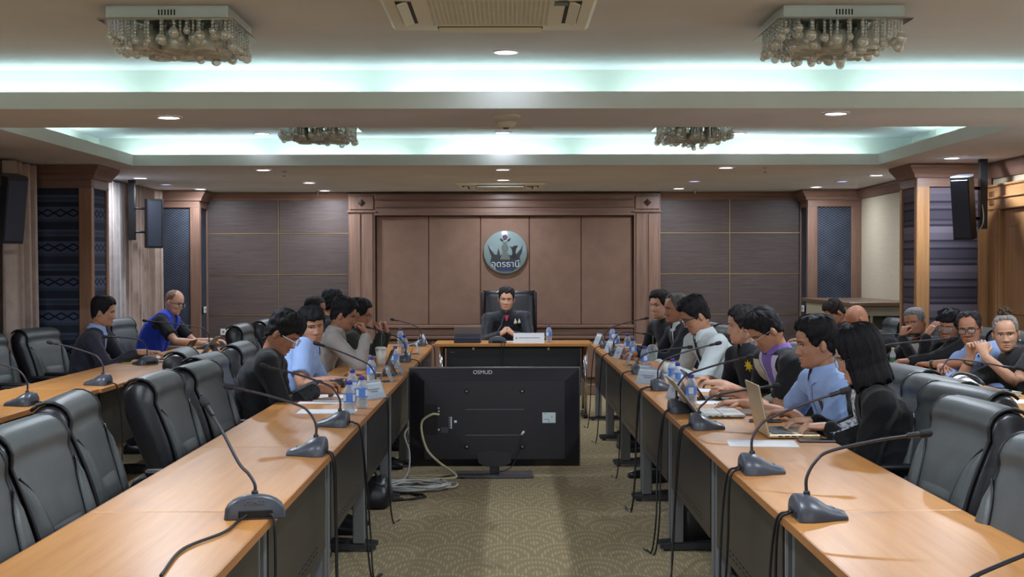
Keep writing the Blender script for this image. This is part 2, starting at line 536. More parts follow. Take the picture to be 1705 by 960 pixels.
# outer walls
mb = MB(); mb.box(WALL_L-0.12, WALL_R+0.12, BACK_Y, BACK_Y+0.1, 0, SOFFIT)
wall_back = struct(mb.build('wall_back', M_woodx))
mb = MB(); mb.box(WALL_L-0.12, WALL_R+0.12, FRONT_Y-0.1, FRONT_Y, 0, SOFFIT)
struct(mb.build('wall_front', painted('front_wall_paint', (232, 230, 226), 0.8)))
mb = MB(); mb.box(WALL_L-0.1, WALL_L, FRONT_Y, BACK_Y, 0, SOFFIT)
wall_left = struct(mb.build('wall_left', plain('night_window_wall', (30, 29, 31), 0.5)))
mb = MB(); mb.box(WALL_R, WALL_R+0.1, FRONT_Y, BACK_Y, 0, SOFFIT)
wall_right = struct(mb.build('wall_right', M_beige))
mb = MB(); mb.box(4.10, WALL_R, 11.98, BACK_Y, 0, SOFFIT)     # thicker far stretch of the right wall
mb.build('wall_panel', M_beige, wall_right)

# ---- back wall: pilasters, header, panels
FY = BACK_Y - 0.10        # pilaster face
def pil(x0, x1):
    mb = MB()
    mb.box(x0, x1, FY, BACK_Y, 0, SOFFIT-0.02)
    w = x1-x0
    mb.cbox(x0+0.02, x0+w*0.46, FY-0.018, FY+0.01, 0.12, 2.14, 0.008)
    mb.cbox(x0+w*0.54, x1-0.02, FY-0.018, FY+0.01, 0.12, 2.14, 0.008)
    mb.cbox(x0-0.02, x1+0.02, FY-0.035, FY+0.01, 2.155, 2.175, 0.006)
    mb.cbox(x0+0.01, x1-0.01, FY-0.02, FY+0.01, 2.19, 2.35, 0.008)
    o = mb.build('pilaster', M_wood, wall_back)
    cx, cz = (x0+x1)/2, 2.27
    mb = MB(); mb.add([(cx-0.045, FY-0.026, cz), (cx, FY-0.026, cz-0.045), (cx+0.045, FY-0.026, cz), (cx, FY-0.026, cz+0.045), (cx, FY-0.04, cz)], [(0,1,4),(1,2,4),(2,3,4),(3,0,4)])
    mb.build('diamond_rosette', plain('dark_carving', (58, 34, 28), 0.5), o)
pil(-1.86, -1.55); pil(1.51, 1.82)
mb = MB()
mb.box(-1.55, 1.51, FY-0.005, BACK_Y, 2.12, SOFFIT-0.02)
mb.cbox(-1.55, 1.51, FY-0.03, FY, 2.215, 2.235, 0.006)
mb.cbox(-1.55, 1.51, FY-0.05, FY, 2.30, 2.38, 0.015)
mb.cbox(-1.55, 1.51, FY-0.02, FY, 2.12, 2.15, 0.006)
mb.build('header', M_woodx, wall_back)
# crown under the ceiling on the side stretches
for nm, x0, x1 in (('crown', -3.55, -1.86), ('crown', 1.82, 3.48)):
    mb = MB(); mb.prism([(BACK_Y, 2.30), (BACK_Y-0.02, 2.30), (BACK_Y-0.03, 2.33), (BACK_Y-0.08, 2.38), (BACK_Y-0.08, SOFFIT-0.002), (BACK_Y, SOFFIT-0.002)], 0, x0, x1)
    mb.build(nm, M_woodx, wall_back)
# tan cloth panels
edges = [-1.54, -0.92, -0.307, 0.275, 0.888, 1.50]
for a, b in zip(edges[:-1], edges[1:]):
    mb = MB(); mb.cbox(a+0.004, b-0.004, BACK_Y-0.045, BACK_Y+0.01, 0.83, 2.115, 0.008)
    mb.build('cloth_panel', M_panel_tan, wall_back)
mb = MB(); mb.box(-1.55, 1.51, BACK_Y-0.03, BACK_Y+0.01, 0.83, 2.12)
mb.build('panel_backing', plain('panel_gap', (66, 34, 26), 0.7), wall_back)
# dado under the tan panels
mb = MB()
mb.cbox(-1.55, 1.51, FY-0.02, BACK_Y, 0.79, 0.83, 0.01)
mb.cbox(-1.55, 1.51, FY+0.02, BACK_Y, 0.70, 0.79, 0.01)
mb.cbox(-1.55, 1.51, FY-0.005, BACK_Y, 0.66, 0.70, 0.01)
mb.build('dado_rail', M_woodx, wall_back)
for a, b in zip(edges[:-1], edges[1:]):
    mb = MB(); mb.cbox(a+0.03, b-0.03, FY+0.03, BACK_Y, 0.2, 0.64, 0.012)
    mb.build('dado_panel', M_wood, wall_back)
mb = MB(); mb.cbox(-3.55, 3.48, BACK_Y-0.13, BACK_Y, 0.0, 0.13, 0.012)
struct(mb.build('baseboard_back', M_woodx))
# grey-brown side panels with brass strips
for (x0, xm, x1) in ((-3.55, -2.70, -1.86), (1.82, 2.65, 3.48)):
    zs = [0.13, 0.46, 0.95, 1.43, 1.915, 2.31]
    for k in range(5):
        for (a, b) in ((x0, xm), (xm, x1)):
            mb = MB(); mb.cbox(a+0.006, b-0.006, BACK_Y-0.03, BACK_Y+0.01, zs[k]+0.006, zs[k+1]-0.006, 0.003)
            mb.build('laminate_panel', M_panel_grey, wall_back)
    for z in zs[1:-1]:
        mb = MB(); mb.box(x0, x1, BACK_Y-0.034, BACK_Y, z-0.005, z+0.005); mb.build('brass_strip', M_brass, wall_back)
    mb = MB(); mb.box(xm-0.005, xm+0.005, BACK_Y-0.036, BACK_Y, 0.13, 2.31); mb.build('brass_strip', M_brass, wall_back)

# ---- columns that project from the side walls
def column(name, x0, x1, y0, y1, inner, textile, wood_m, dado=0.60):
    """x0<x1 footprint; inner = x of the face toward the room centre"""
    root = struct(empty(name, (0, 0, 0)))
    mb = MB(); mb.box(x0+0.045, x1-0.045, y0+0.048, y1, 0, SOFFIT); mb.build('core', plain('column_shadow_gap', (40, 28, 24), 0.7), root)
    sx = 0.115
    parts = [(x0, x0+sx), (x1-sx, x1)]
    for a, b in parts:
        mb = MB(); mb.cbox(a, b, y0, y0+0.05, dado, 2.22, 0.006); mb.build('stile', wood_m, root)
    mb = MB(); mb.cbox(x0, x1, y0-0.002, y0+0.05, 2.20, 2.30, 0.006); mb.build('top_rail', M_woodx, root)
    # crown
    mb = MB()
    rings = []
    for e, z in ((0.0, 2.28), (0.02, 2.28), (0.03, 2.31), (0.075, 2.37), (0.08, SOFFIT-0.003)):
        rings.append([(x0-e, y0-e, z), (x1+e, y0-e, z), (x1+e, y1+e, z), (x0-e, y1+e, z)])
    mb.loft(rings, smooth=False); mb.build('crown', M_woodx, root)
    mb = MB(); mb.box(x0+sx, x1-sx, y0+0.025, y0+0.045, dado, 2.22); mb.build('textile_panel', textile, root)
    # inner side: textile with thin stiles
    if inner is not None:
        s = 1 if inner == x1 else -1
        xa = inner
        for (a, b) in ((y0+0.051, y0+0.075), (y1-0.06, y1)):
            mb = MB(); mb.cbox(min(xa, xa-s*0.05), max(xa, xa-s*0.05), a, b, dado, 2.22, 0.004); mb.build('stile', wood_m, root)
        mb = MB(); mb.box(min(xa-s*0.018, xa-s*0.04), max(xa-s*0.018, xa-s*0.04), y0+0.06, y1-0.06, dado, 2.22); mb.build('textile_panel', textile, root)
        mb = MB(); mb.cbox(min(xa, xa-s*0.05), max(xa, xa-s*0.05), y0+0.051, y1, 2.20, 2.30, 0.004); mb.build('top_rail', M_woody, root)
    # dado base
    mb = MB(); mb.cbox(x0-0.015, x1+0.015, y0-0.02, y1, 0, dado, 0.01); mb.cbox(x0-0.03, x1+0.03, y0-0.035, y1, dado-0.04, dado+0.01, 0.01); mb.cbox(x0-0.03, x1+0.03, y0-0.035, y1, 0, 0.12, 0.01)
    mb.build('plinth', wood_m, root)
    return root
column('trim_1', -4.22, -3.60, 11.5, 12.0, -3.60, M_textile_blue, wood('column_wood', (124, 88, 66), (166, 122, 94), 'z', 0.4))
column('trim_2', 3.575, 4.23, 11.5, 12.0, 3.575, M_textile_purple, M_wood_light)
column('trim_3', -4.16, -3.53, 15.24, 15.70, -3.53, M_textile_dots, M_wood)
column('trim_4', 3.48, 4.10, 15.24, 15.70, 3.48, M_textile_dots, M_wood)
# crowns along the right wall
mb = MB(); mb.prism([(4.10, 2.29), (4.07, 2.29), (4.02, 2.37), (4.02, SOFFIT-0.003), (4.10, SOFFIT-0.003)], 1, 12.0, 15.24)
struct(mb.build('trim_5', M_woody))
mb = MB(); mb.prism([(WALL_R, 2.27), (WALL_R-0.03, 2.27), (WALL_R-0.08, 2.36), (WALL_R-0.08, SOFFIT-0.003), (WALL_R, SOFFIT-0.003)], 1, 2.0, 11.5)
struct(mb.build('trim_6', M_woody))

# ---- door on the right wall
door = struct(empty('door_1', (WALL_R, 11.0, 0)))
door.location = (0, 0, 0)
mb = MB(); mb.cbox(WALL_R-0.06, WALL_R+0.02, 11.22, 11.47, 0, 2.0, 0.008); mb.cbox(WALL_R-0.075, WALL_R, 11.25, 11.31, 0, 2.0, 0.006); mb.build('door_jamb', M_wood_light, door)
mb = MB(); mb.cbox(WALL_R-0.06, WALL_R+0.02, 9.3, 9.55, 0, 2.0, 0.008); mb.build('door_jamb', M_wood_light, door)
mb = MB(); mb.cbox(WALL_R-0.075, WALL_R+0.02, 9.3, 11.47, 1.99, 2.20, 0.008); mb.cbox(WALL_R-0.095, WALL_R, 9.3, 11.47, 2.085, 2.10, 0.005); mb.cbox(WALL_R-0.095, WALL_R, 9.28, 11.49, 2.185, 2.205, 0.006); mb.build('door_head', M_wood_lightx, door)
mb = MB(); mb.cbox(WALL_R-0.085, WALL_R-0.07, 11.30, 11.40, 2.03, 2.15, 0.006); mb.build('corner_block', plain('dark_inlay', (96, 58, 32), 0.4), door)
mb = MB(); mb.cbox(WALL_R-0.02, WALL_R+0.02, 9.55, 10.38, 0.01, 1.99, 0.006); mb.build('door_leaf', M_wood_light, door)
mb = MB(); mb.cbox(WALL_R-0.02, WALL_R+0.02, 10.40, 11.22, 0.01, 1.99, 0.006); lf = mb.build('door_leaf', M_wood_light, door)
for z0, z1 in ((0.15, 0.95), (1.1, 1.85)):
    mb = MB(); mb.cbox(WALL_R-0.032, WALL_R, 10.52, 11.1, z0, z1, 0.012); mb.build('door_panel', M_wood_light, lf)
mb = MB(); mb.tube([(WALL_R-0.02, 10.47, 1.0), (WALL_R-0.08, 10.47, 1.0), (WALL_R-0.08, 10.47, 1.25), (WALL_R-0.02, 10.47, 1.25)], 0.01); mb.build('handle', M_brass, lf)

# ---- curtains
M_curtain = fabric('taupe_satin_curtain', (172, 150, 138), 0.5, 0.10, 300, 0.3)
M_curtain_sheer = fabric('silver_satin_curtain', (176, 166, 162), 0.42, 0.10, 300, 0.3)
def curtain(y0, y1, x, folds, amp, mat, label, phase=0.0):
    n = int(folds*10)
    rows = []
    rng = random.Random(int(y0*100))
    fr = [rng.uniform(0.8, 1.25) for _ in range(200)]
    def px(i, z):
        u = i/n; a = 2*PI*folds*u + phase + 0.7*math.sin(5.1*u*folds/3)
        k = 0.75 + 0.25*(1-z/2.35)
        return x + amp*k*math.sin(a)*fr[int(u*folds)], y0 + (y1-y0)*(u + 0.012*math.sin(2*a))
    v = []; f = []
    zs = [0.04, 0.5, 1.0, 1.5, 2.0, 2.38]
    for z in zs:
        for i in range(n+1):
            a, b = px(i, z); v.append((a, b, z))
    m = len(v)
    for (a, b, c) in list(v): v.append((a-0.006, b, c))
    W = n+1
    for r in range(len(zs)-1):
        for i in range(n):
            f.append((r*W+i, (r+1)*W+i, (r+1)*W+i+1, r*W+i+1))
            f.append((m+r*W+i, m+r*W+i+1, m+(r+1)*W+i+1, m+(r+1)*W+i))
    mb = MB(); mb.add(v, f, 0, True)
    o = mb.build('curtain', mat)
    tag(o, label, 'curtain', 'curtains on the left wall')
curtain(8.6, 10.55, -4.10, 9, 0.12, M_curtain, 'taupe pleated curtain behind the nearer left speaker, at the photo edge')
curtain(10.74, 11.42, -4.08, 4, 0.12, M_curtain, 'narrow taupe curtain fold touching the blue textile column')
curtain(12.06, 13.75, -4.00, 13, 0.075, M_curtain_sheer, 'silvery pleated curtain just beyond the blue textile column')
curtain(13.75, 15.20, -3.98, 11, 0.085, M_curtain, 'taupe pleated curtain behind the farther left speaker')
mb = MB(); mb.box(WALL_L, WALL_L+0.03, 12.0, 15.24, 0.0, SOFFIT-0.01); mb.build('window_1', plain('night_glass', (16, 17, 22), 0.1)); struct(bpy.data.objects['window_1'])

# ---- downlights
def downlight(x, y, z, label, dim=False, r=0.062, power=15.0, col=(0.80, 0.885, 1.0), on=True):
    root = empty('downlight', (x, y, z))
    tag(root, label, 'downlight', 'recessed downlights in the ceiling')
    mb = MB(); mb.lathe([(r+0.018, -0.0005), (r+0.018, -0.006), (r, -0.009), (r, -0.003)], n=20, cap=False); mb.build('trim_ring', M_white, root)
    mb = MB(); mb.lathe([(r, -0.004), (r*0.3, -0.0035)], n=20); mb.build('lens', (M_downlight_dim if dim else M_downlight) if on else M_offwhite, root)
    if on and not dim:
        disc_lamp('downlight_or_fill_lamp', (x, y, z-0.012), 0.35 if z > 2.5 else (6.5 if y > 11.7 else power), col)
DL = [
 (-2.00, 7.86, SOFFIT, 'bright downlight on the beam between trays, left side', False, True),
 (1.92, 7.70, SOFFIT, 'bright downlight on the beam between trays, right side', False, True),
 (0.0, 7.22, UPPER, 'round downlight in the near tray below the air conditioner', False, True),
 (-2.13, 11.56, UPPER, 'downlight in the far tray beside the left hanging crystals', False, True),
 (-0.03, 11.50, UPPER, 'middle downlight in the far tray under its air conditioner', False, True),
 (2.03, 11.60, UPPER, 'downlight in the far tray beside the right hanging crystals', False, True),
 (-3.62, 13.1, SOFFIT, 'large downlight over the silvery left curtain', False, True),
 (-2.21, 12.05, SOFFIT, 'downlight just past the far tray edge, left', False, True),
 (-0.03, 12.05, SOFFIT, 'nearest of three downlights in line above the seal', False, True),
 (1.97, 11.85, SOFFIT, 'downlight just past the far tray edge, right', False, True),
 (3.60, 12.85, SOFFIT, 'downlight close to the beige right wall', False, True),
 (-2.06, 13.85, SOFFIT, 'brighter of two downlights over the left laminate panels', False, True),
 (-0.03, 13.45, SOFFIT, 'middle of three downlights in line above the seal', False, True),
 (-0.04, 15.05, SOFFIT, 'farthest of three downlights in line above the seal', False, True),
 (-3.45, 14.95, SOFFIT, 'downlight over the far left corner column', False, True),
 (-2.09, 15.25, SOFFIT, 'downlight tight against the left laminate wall', False, True),
 (1.95, 14.95, SOFFIT, 'downlight tight against the right laminate wall', False, True),
 (1.95, 13.70, SOFFIT, 'dim bluish downlight over the right laminate panels', True, True),
 (3.45, 14.70, SOFFIT, 'downlight over the far right corner column', False, True),
 (3.50, 13.75, SOFFIT, 'dim bluish downlight between two brighter ones, far right', True, True),
 (-3.62, 14.1, SOFFIT, 'dim bluish downlight over the far left curtain', True, True),
 (3.66, 10.85, SOFFIT, 'downlight in front of the purple textile column', False, True),
 (-3.82, 11.2, SOFFIT, 'unlit downlight over the blue textile column', False, False),
]
for (x, y, z, lab, dim, on) in DL: downlight(x, y, z, lab, dim, on=on)
# the same pattern over the near hall; added fill row by the front wall
NEARDL_AND_FILL = [(-2.0, 3.85), (1.95, 3.85), (0.0, 3.85), (3.66, 7.9), (-3.66, 7.9), (3.66, 5.5), (-3.66, 5.5), (-2.0, -0.4), (2.0, -0.4), (-2.6, -2.3), (-0.9, -2.3), (0.9, -2.3), (2.6, -2.3)]
for k, (x, y) in enumerate(NEARDL_AND_FILL):
    disc_lamp('downlight_or_fill_lamp', (x, y, SOFFIT-0.012), 15.0, (0.80, 0.885, 1.0))

# small ceiling fittings
def sprinkler(x, y, label):
    mb = MB(); mb.lathe([(0.02, 0.0), (0.02, -0.006), (0.008, -0.008), (0.008, -0.04), (0.016, -0.045), (0.016, -0.048)], (x, y, SOFFIT), 10)
    tag(mb.build('sprinkler', M_chrome), label, 'sprinkler', 'ceiling sprinklers')
sprinkler(-2.06, 12.3, 'small sprinkler beside the downlight past the far tray, left')
sprinkler(-2.2, 15.45, 'small sprinkler beside the downlight at the left laminate wall')
sprinkler(2.18, 15.25, 'small sprinkler beside the downlight at the right laminate wall')
sprinkler(2.33, 11.9, 'small sprinkler beside the downlight past the far tray, right')
root = empty('smoke_detector', (0.0, 8.15, SOFFIT))
tag(root, 'round white smoke detector on the beam between the trays', 'detector')
mb = MB(); mb.lathe([(0.065, 0.0), (0.065, -0.012), (0.05, -0.03), (0.03, -0.036)], n=18); mb.build('cover', M_offwhite, root)
mb = MB(); mb.lathe([(0.02, -0.036), (0.016, -0.046)], n=12); mb.build('sensor', M_ink, root)
mb = MB(); mb.lathe([(0.085, 0.0), (0.085, -0.008), (0.07, -0.012), (0.065, -0.009)], (0.0, 7.82, SOFFIT), 22)
tag(mb.build('ceiling_speaker', M_offwhite), 'flat round speaker grille on the beam between the trays', 'speaker')
# ================================================================== air conditioners and chandeliers
def ac_unit(x, y, z, label):
    root = empty('air_conditioner', (x, y, z))
    tag(root, label, 'air conditioner', 'ceiling cassette air conditioners')
    h = 0.475
    mb = MB()
    def ring(a, zz): return [(-a, -a, zz), (a, -a, zz), (a, a, zz), (-a, a, zz)]
    mb.loft([ring(h, 0.0), ring(h, -0.012), ring(h-0.02, -0.03), ring(0.30, -0.034), ring(0.30, -0.01)], cap=False, smooth=False)
    mb.build('panel', M_offwhite, root)
    mb = MB(); mb.box(-0.30, 0.30, -0.30, 0.30, -0.016, -0.010); mb.build('dark_intake', plain('intake_dark', (40, 42, 46), 0.8), root)
    mb = MB()
    n = 26
    for i in range(n+1):
        q = -0.27 + 0.54*i/n; mb.box(q-0.0035, q+0.0035, -0.29, 0.29, -0.034, -0.018)
    for i in range(n+1):
        q = -0.29 + 0.58*i/n; mb.box(-0.27, 0.27, q-0.0035, q+0.0035, -0.033, -0.019)
    g = mb.build('intake_grille', M_offwhite, root); g['kind'] = 'stuff'
    mb = MB(); mb.box(0.27, 0.30, -0.30, 0.30, -0.036, -0.012); mb.box(-0.30, -0.27, -0.30, 0.30, -0.036, -0.012); mb.box(-0.27, 0.27, 0.29, 0.30, -0.036, -0.012); mb.box(-0.27, 0.27, -0.30, -0.29, -0.036, -0.012)
    mb.build('grille_frame', M_offwhite, root)
    for k in range(4):
        rot = Matrix.Rotation(k*PI/2, 4, 'Z')
        mb = MB(rot); mb.box(-0.25, 0.25, 0.335, 0.405, -0.0345, -0.030); mb.build('air_slot', plain('slot_dark', (34, 36, 40), 0.7), root)
        mb = MB(rot @ Matrix.Translation((0, 0.37, -0.036)) @ Matrix.Rotation(R(-24), 4, 'X')); mb.cbox(-0.245, 0.245, -0.03, 0.03, -0.006, 0.003, 0.003); mb.build('louver', M_offwhite, root)
    mb = MB(); mb.box(0.285, 0.345, -0.27, -0.20, -0.042, -0.034); mb.build('receiver', plain('receiver_grey', (70, 74, 78), 0.4), root)
ac_unit(-0.075, 5.96, UPPER, 'big white cassette air conditioner at the photo top')
ac_unit(-0.03, 10.35, UPPER, 'cassette air conditioner in the far tray, mostly hidden by the beam')
ac_unit(-0.06, 14.25, SOFFIT, 'cassette air conditioner in the far soffit before the seal wall')

STRANDS = {}
def strand_mesh(nb, big):
    key = (nb, big)
    if key in STRANDS: return STRANDS[key]
    mb = MB(); z = 0.0
    for k in range(nb):
        mb.ball((0, 0, z-0.007), (0.0075, 0.0075, 0.0085), 6, 4); z -= 0.0145
    mb.ball((0, 0, z-big*0.85), big, 10, 8)
    me = mb.mesh('crystal_strand'); me.materials.append(M_glass)
    STRANDS[key] = me
    return me
CUP = None
def chandelier(x, y, z, label):
    global CUP
    root = empty('chandelier', (x, y, z))
    tag(root, label, 'chandelier', 'square crystal ceiling lights')
    mb = MB(); mb.cbox(-0.275, 0.275, -0.275, 0.275, -0.06, 0.0, 0.003); b = mb.build('housing', plain('mirror_steel', (214, 218, 218), 0.35, 0.55), root)
    for k in range(6):
        mb = MB(); mb.box(-0.035+k*0.014-0.003, -0.035+k*0.014+0.003, -0.277, -0.270, -0.045, -0.02); mb.build('vent_slot', M_dark, b)
    mb = MB(); mb.cbox(-0.305, 0.305, -0.305, 0.305, -0.07, -0.06, 0.003); mb.build('mirror_plate', plain('mirror_plate', (214, 214, 214), 0.08, 1.0), root)
    if CUP is None:
        mb = MB(); rings = []
        for (r, q) in ((0.030, 0.0), (0.050, -0.012), (0.056, -0.05), (0.055, -0.095), (0.048, -0.098), (0.049, -0.05), (0.042, -0.014)):
            rings.append([((r+0.003*(k % 2))*math.cos(2*PI*k/40), (r+0.003*(k % 2))*math.sin(2*PI*k/40), q) for k in range(40)])
        mb.loft(rings); CUP = mb.mesh('glass_cup'); CUP.materials.append(M_glass_rib)
    for i in range(3):
        for j in range(3):
            inst('glass_cup', CUP, root, (-0.13+0.13*i, -0.13+0.13*j, -0.085))
            mb = MB(); mb.lathe([(0.012, -0.07), (0.012, -0.12), (0.006, -0.14)], (-0.115+0.115*i, -0.115+0.115*j, 0), 8); mb.build('bulb', M_offwhite, root)
    rng = random.Random(int(x*10)+int(y*7))
    pts = []
    n = 10
    for k in range(n):
        t = -0.26 + 0.52*k/(n-1)
        pts += [(t, -0.265), (t, 0.265)]
        if 0 < k < n-1: pts += [(-0.265, t), (0.265, t)]
    for k in range(6):
        t = -0.2 + 0.4*k/5
        pts += [(t, -0.19), (t, 0.19), (-0.19, t), (0.19, t)]
    for k in range(7):
        t = -0.2 + 0.4*k/6
        pts += [(t, t*0.5), (-t*0.5, t), (t, 0.06)]
    for (px, py) in pts:
        wave = 0.5+0.5*math.sin(7*px+4*py+x)
        cen = 1-min(1, math.hypot(px, py)/0.36)
        nb = int(1 + 3*wave + 4*cen + rng.random()*2.5)
        inst('crystal_strand', strand_mesh(nb, rng.choice([0.016, 0.021, 0.025])), root, (px, py, -0.07))
    # curved glass trays
    mb = MB()
    mb.grid(lambda u, v: (-0.24+0.48*u, -0.2+0.4*v, -0.165-0.022*math.cos((u-0.5)*5)-0.012*math.sin(v*6)), 16, 12)
    mb.build('wavy_glass_tray', M_lens, root)
chandelier(-1.52, 6.22, UPPER, 'square crystal chandelier at upper left of the near tray')
chandelier(1.52, 6.22, UPPER, 'square crystal chandelier at upper right of the near tray')
chandelier(-1.48, 10.5, UPPER, 'crystal chandelier in the far tray, left of the seal')
chandelier(1.49, 10.5, UPPER, 'crystal chandelier in the far tray, right of the seal')

# ================================================================== tables
Z_T = 0.75
def foot_mesh():
    mb = MB()
    rings = []
    for t in range(9):
        u = -0.27 + 0.54*t/8
        h = 0.022 + 0.016*(1-abs(u)/0.27)
        w = 0.022 + 0.012*(1-abs(u)/0.27)
        rings.append([(u, -w, 0.012), (u, w, 0.012), (u, w*0.8, 0.012+h), (u, -w*0.8, 0.012+h)])
    mb.loft(rings, smooth=False)
    mb.box(-0.25, -0.22, -0.02, 0.02, 0.0, 0.014); mb.box(0.22, 0.25, -0.02, 0.02, 0.0, 0.014)
    me = mb.mesh('foot'); me.materials.append(M_black_plastic)
    return me
FOOT = foot_mesh()
def table(x0, x1, y0, y1, aisle, label, group, modesty=True, fine=True, joint=True):
    """long table along y; aisle = x of the edge the modesty panel stands behind"""
    cx = (x0+x1)/2
    root = empty('conference_table', (cx, (y0+y1)/2, 0))
    tag(root, label, 'table', group)
    P = Matrix.Translation((-cx, -(y0+y1)/2, 0))
    g = 0.0015
    mb = MB(P); mb.cbox(x0+0.003, x1-0.003, y0+g, y1-g, Z_T-0.026, Z_T, 0.002); mb.build('tabletop', M_table, root)
    mb = MB(P); mb.box(x0, x0+0.003, y0+g, y1-g, Z_T-0.026, Z_T-0.0005); mb.build('edge_band', M_edge, root)
    mb = MB(P); mb.box(x1-0.003, x1, y0+g, y1-g, Z_T-0.026, Z_T-0.0005); mb.build('edge_band', M_edge, root)
    s = 1 if aisle > cx else -1
    px = aisle - s*0.05
    if modesty:
        mb = MB(P); mb.cbox(px-0.009, px+0.009, y0+0.09, y1-0.09, 0.34, Z_T-0.04, 0.002); md = mb.build('modesty_panel', M_modesty, root)
        mb = MB(P)
        for k in range(12):
            q = y0+0.35+(y1-y0-0.7)*k/11
            for zz in (0.375, 0.395):
                mb.box(px+s*0.0085, px+s*0.0105, q-0.018, q+0.018, zz, zz+0.004)
        o = mb.build('vent_slots', M_dark, md); o['kind'] = 'stuff'
    for q in (y0+0.055, y1-0.055):
        lx = cx + s*(abs(x1-x0)/2-0.075)
        mb = MB(P); mb.cbox(lx-0.032, lx+0.032, q-0.014, q+0.014, 0.04, Z_T-0.028, 0.006); mb.build('leg', M_wrapped, root)
        mb = MB(P); mb.cbox(cx-0.22, cx+0.22, q-0.015, q+0.015, Z_T-0.06, Z_T-0.027, 0.003); mb.build('top_bracket', M_black_metal, root)
        f = inst('foot', FOOT, root, (s*0.035, q-(y0+y1)/2, 0))
    return root
names_l = ['nearest table of the inner left row, empty but for one microphone', 'second table of the inner left row, holding two microphones',
 'third table of the inner left row, with loose papers on it', 'fourth table of the inner left row, beside the television',
 'fifth table of the inner left row, past the television', 'sixth table of the inner left row', 'last table of the inner left row, next to the head desk']
seams = [2.57, 4.07, 5.55, 7.05, 8.55, 10.05, 11.55, 13.05]
for k in range(7):
    table(-1.29, -0.71, seams[k], seams[k+1], -0.71, 'brown ' + names_l[k], 'tables of the inner left row')
names_r = ['nearest table of the inner right row, one microphone at its far end', 'second table of the inner right row, under the gold laptop',
 'third table of the inner right row, under the grey laptop', 'fourth table of the inner right row, with clustered bottles',
 'fifth table of the inner right row, before the white shirt', 'sixth table of the inner right row', 'last table of the inner right row, next to the head desk']
for k in range(7):
    table(0.83, 1.41, seams[k], seams[k+1], 0.83, 'brown ' + names_r[k], 'tables of the inner right row')
ol = [3.70, 5.25, 6.76, 8.26, 9.76, 11.26, 12.76]
for k in range(6):
    dx = 0.02 if k < 3 else 0.0
    table(-3.11-dx, -2.53-dx, ol[k], ol[k+1], -2.53-dx, 'brown ' + ['table at the near end of the outer left row', 'second table of the outer left row', 'third table of the outer left row, slightly out of line', 'fourth table of the outer left row, holding two microphones', 'fifth table of the outer left row, before the dark jacket', 'last table of the outer left row, before the blue vest'][k], 'tables of the outer left row')
orr = [4.0, 5.5, 7.0, 8.5, 10.0, 11.5, 13.0]
for k in range(6):
    table(2.46, 3.04, orr[k], orr[k+1], 2.46, 'brown ' + ['table at the near end of the outer right row', 'second table of the outer right row, cut by the photo edge', 'third table of the outer right row, before the woman with bun', 'fourth table of the outer right row, before the crossed arms', 'fifth table of the outer right row', 'last table of the outer right row, before the bald man'][k], 'tables of the outer right row')

# head desk
desk = empty('head_desk', (0.07, 13.45, 0))
tag(desk, 'brown head desk with black front panel under the seal', 'desk')
P = Matrix.Translation((-0.07, -13.45, 0))
mb = MB(P); mb.cbox(-0.72, 0.86, 13.12, 13.74, Z_T-0.03, Z_T, 0.003); mb.build('tabletop', M_tablex, desk)
mb = MB(P); mb.cbox(-0.60, 0.74, 13.20, 13.22, 0.22, Z_T-0.05, 0.003); mb.build('modesty_panel', M_modestyx, desk)
mb = MB(P); mb.box(-0.64, 0.78, 13.24, 13.62, Z_T-0.055, Z_T-0.03); mb.build('apron', M_black_metal, desk)
for x in (-0.65, 0.79):
    for dy in (13.20, 13.60):
        mb = MB(P); mb.lathe([(0.018, 0.05), (0.018, Z_T-0.03)], (x, dy, 0), 12); mb.build('leg', M_chrome, desk)
    o = inst('foot', FOOT, desk, (x-0.07, 13.40-13.45, 0), (0, 0, PI/2))
for x in (-0.33, 0.42):
    mb = MB(P); mb.ball((x, 13.18, Z_T-0.055), (0.02, 0.012, 0.02), 10, 6); mb.build('bolt_cap', M_chrome, desk)
mb = MB(P)
for k, q in enumerate((-0.56, -0.545, -0.53)): mb.box(q, q+0.008, 13.197, 13.2, 0.655, 0.665)
mb.build('maker_mark', M_ink, desk)

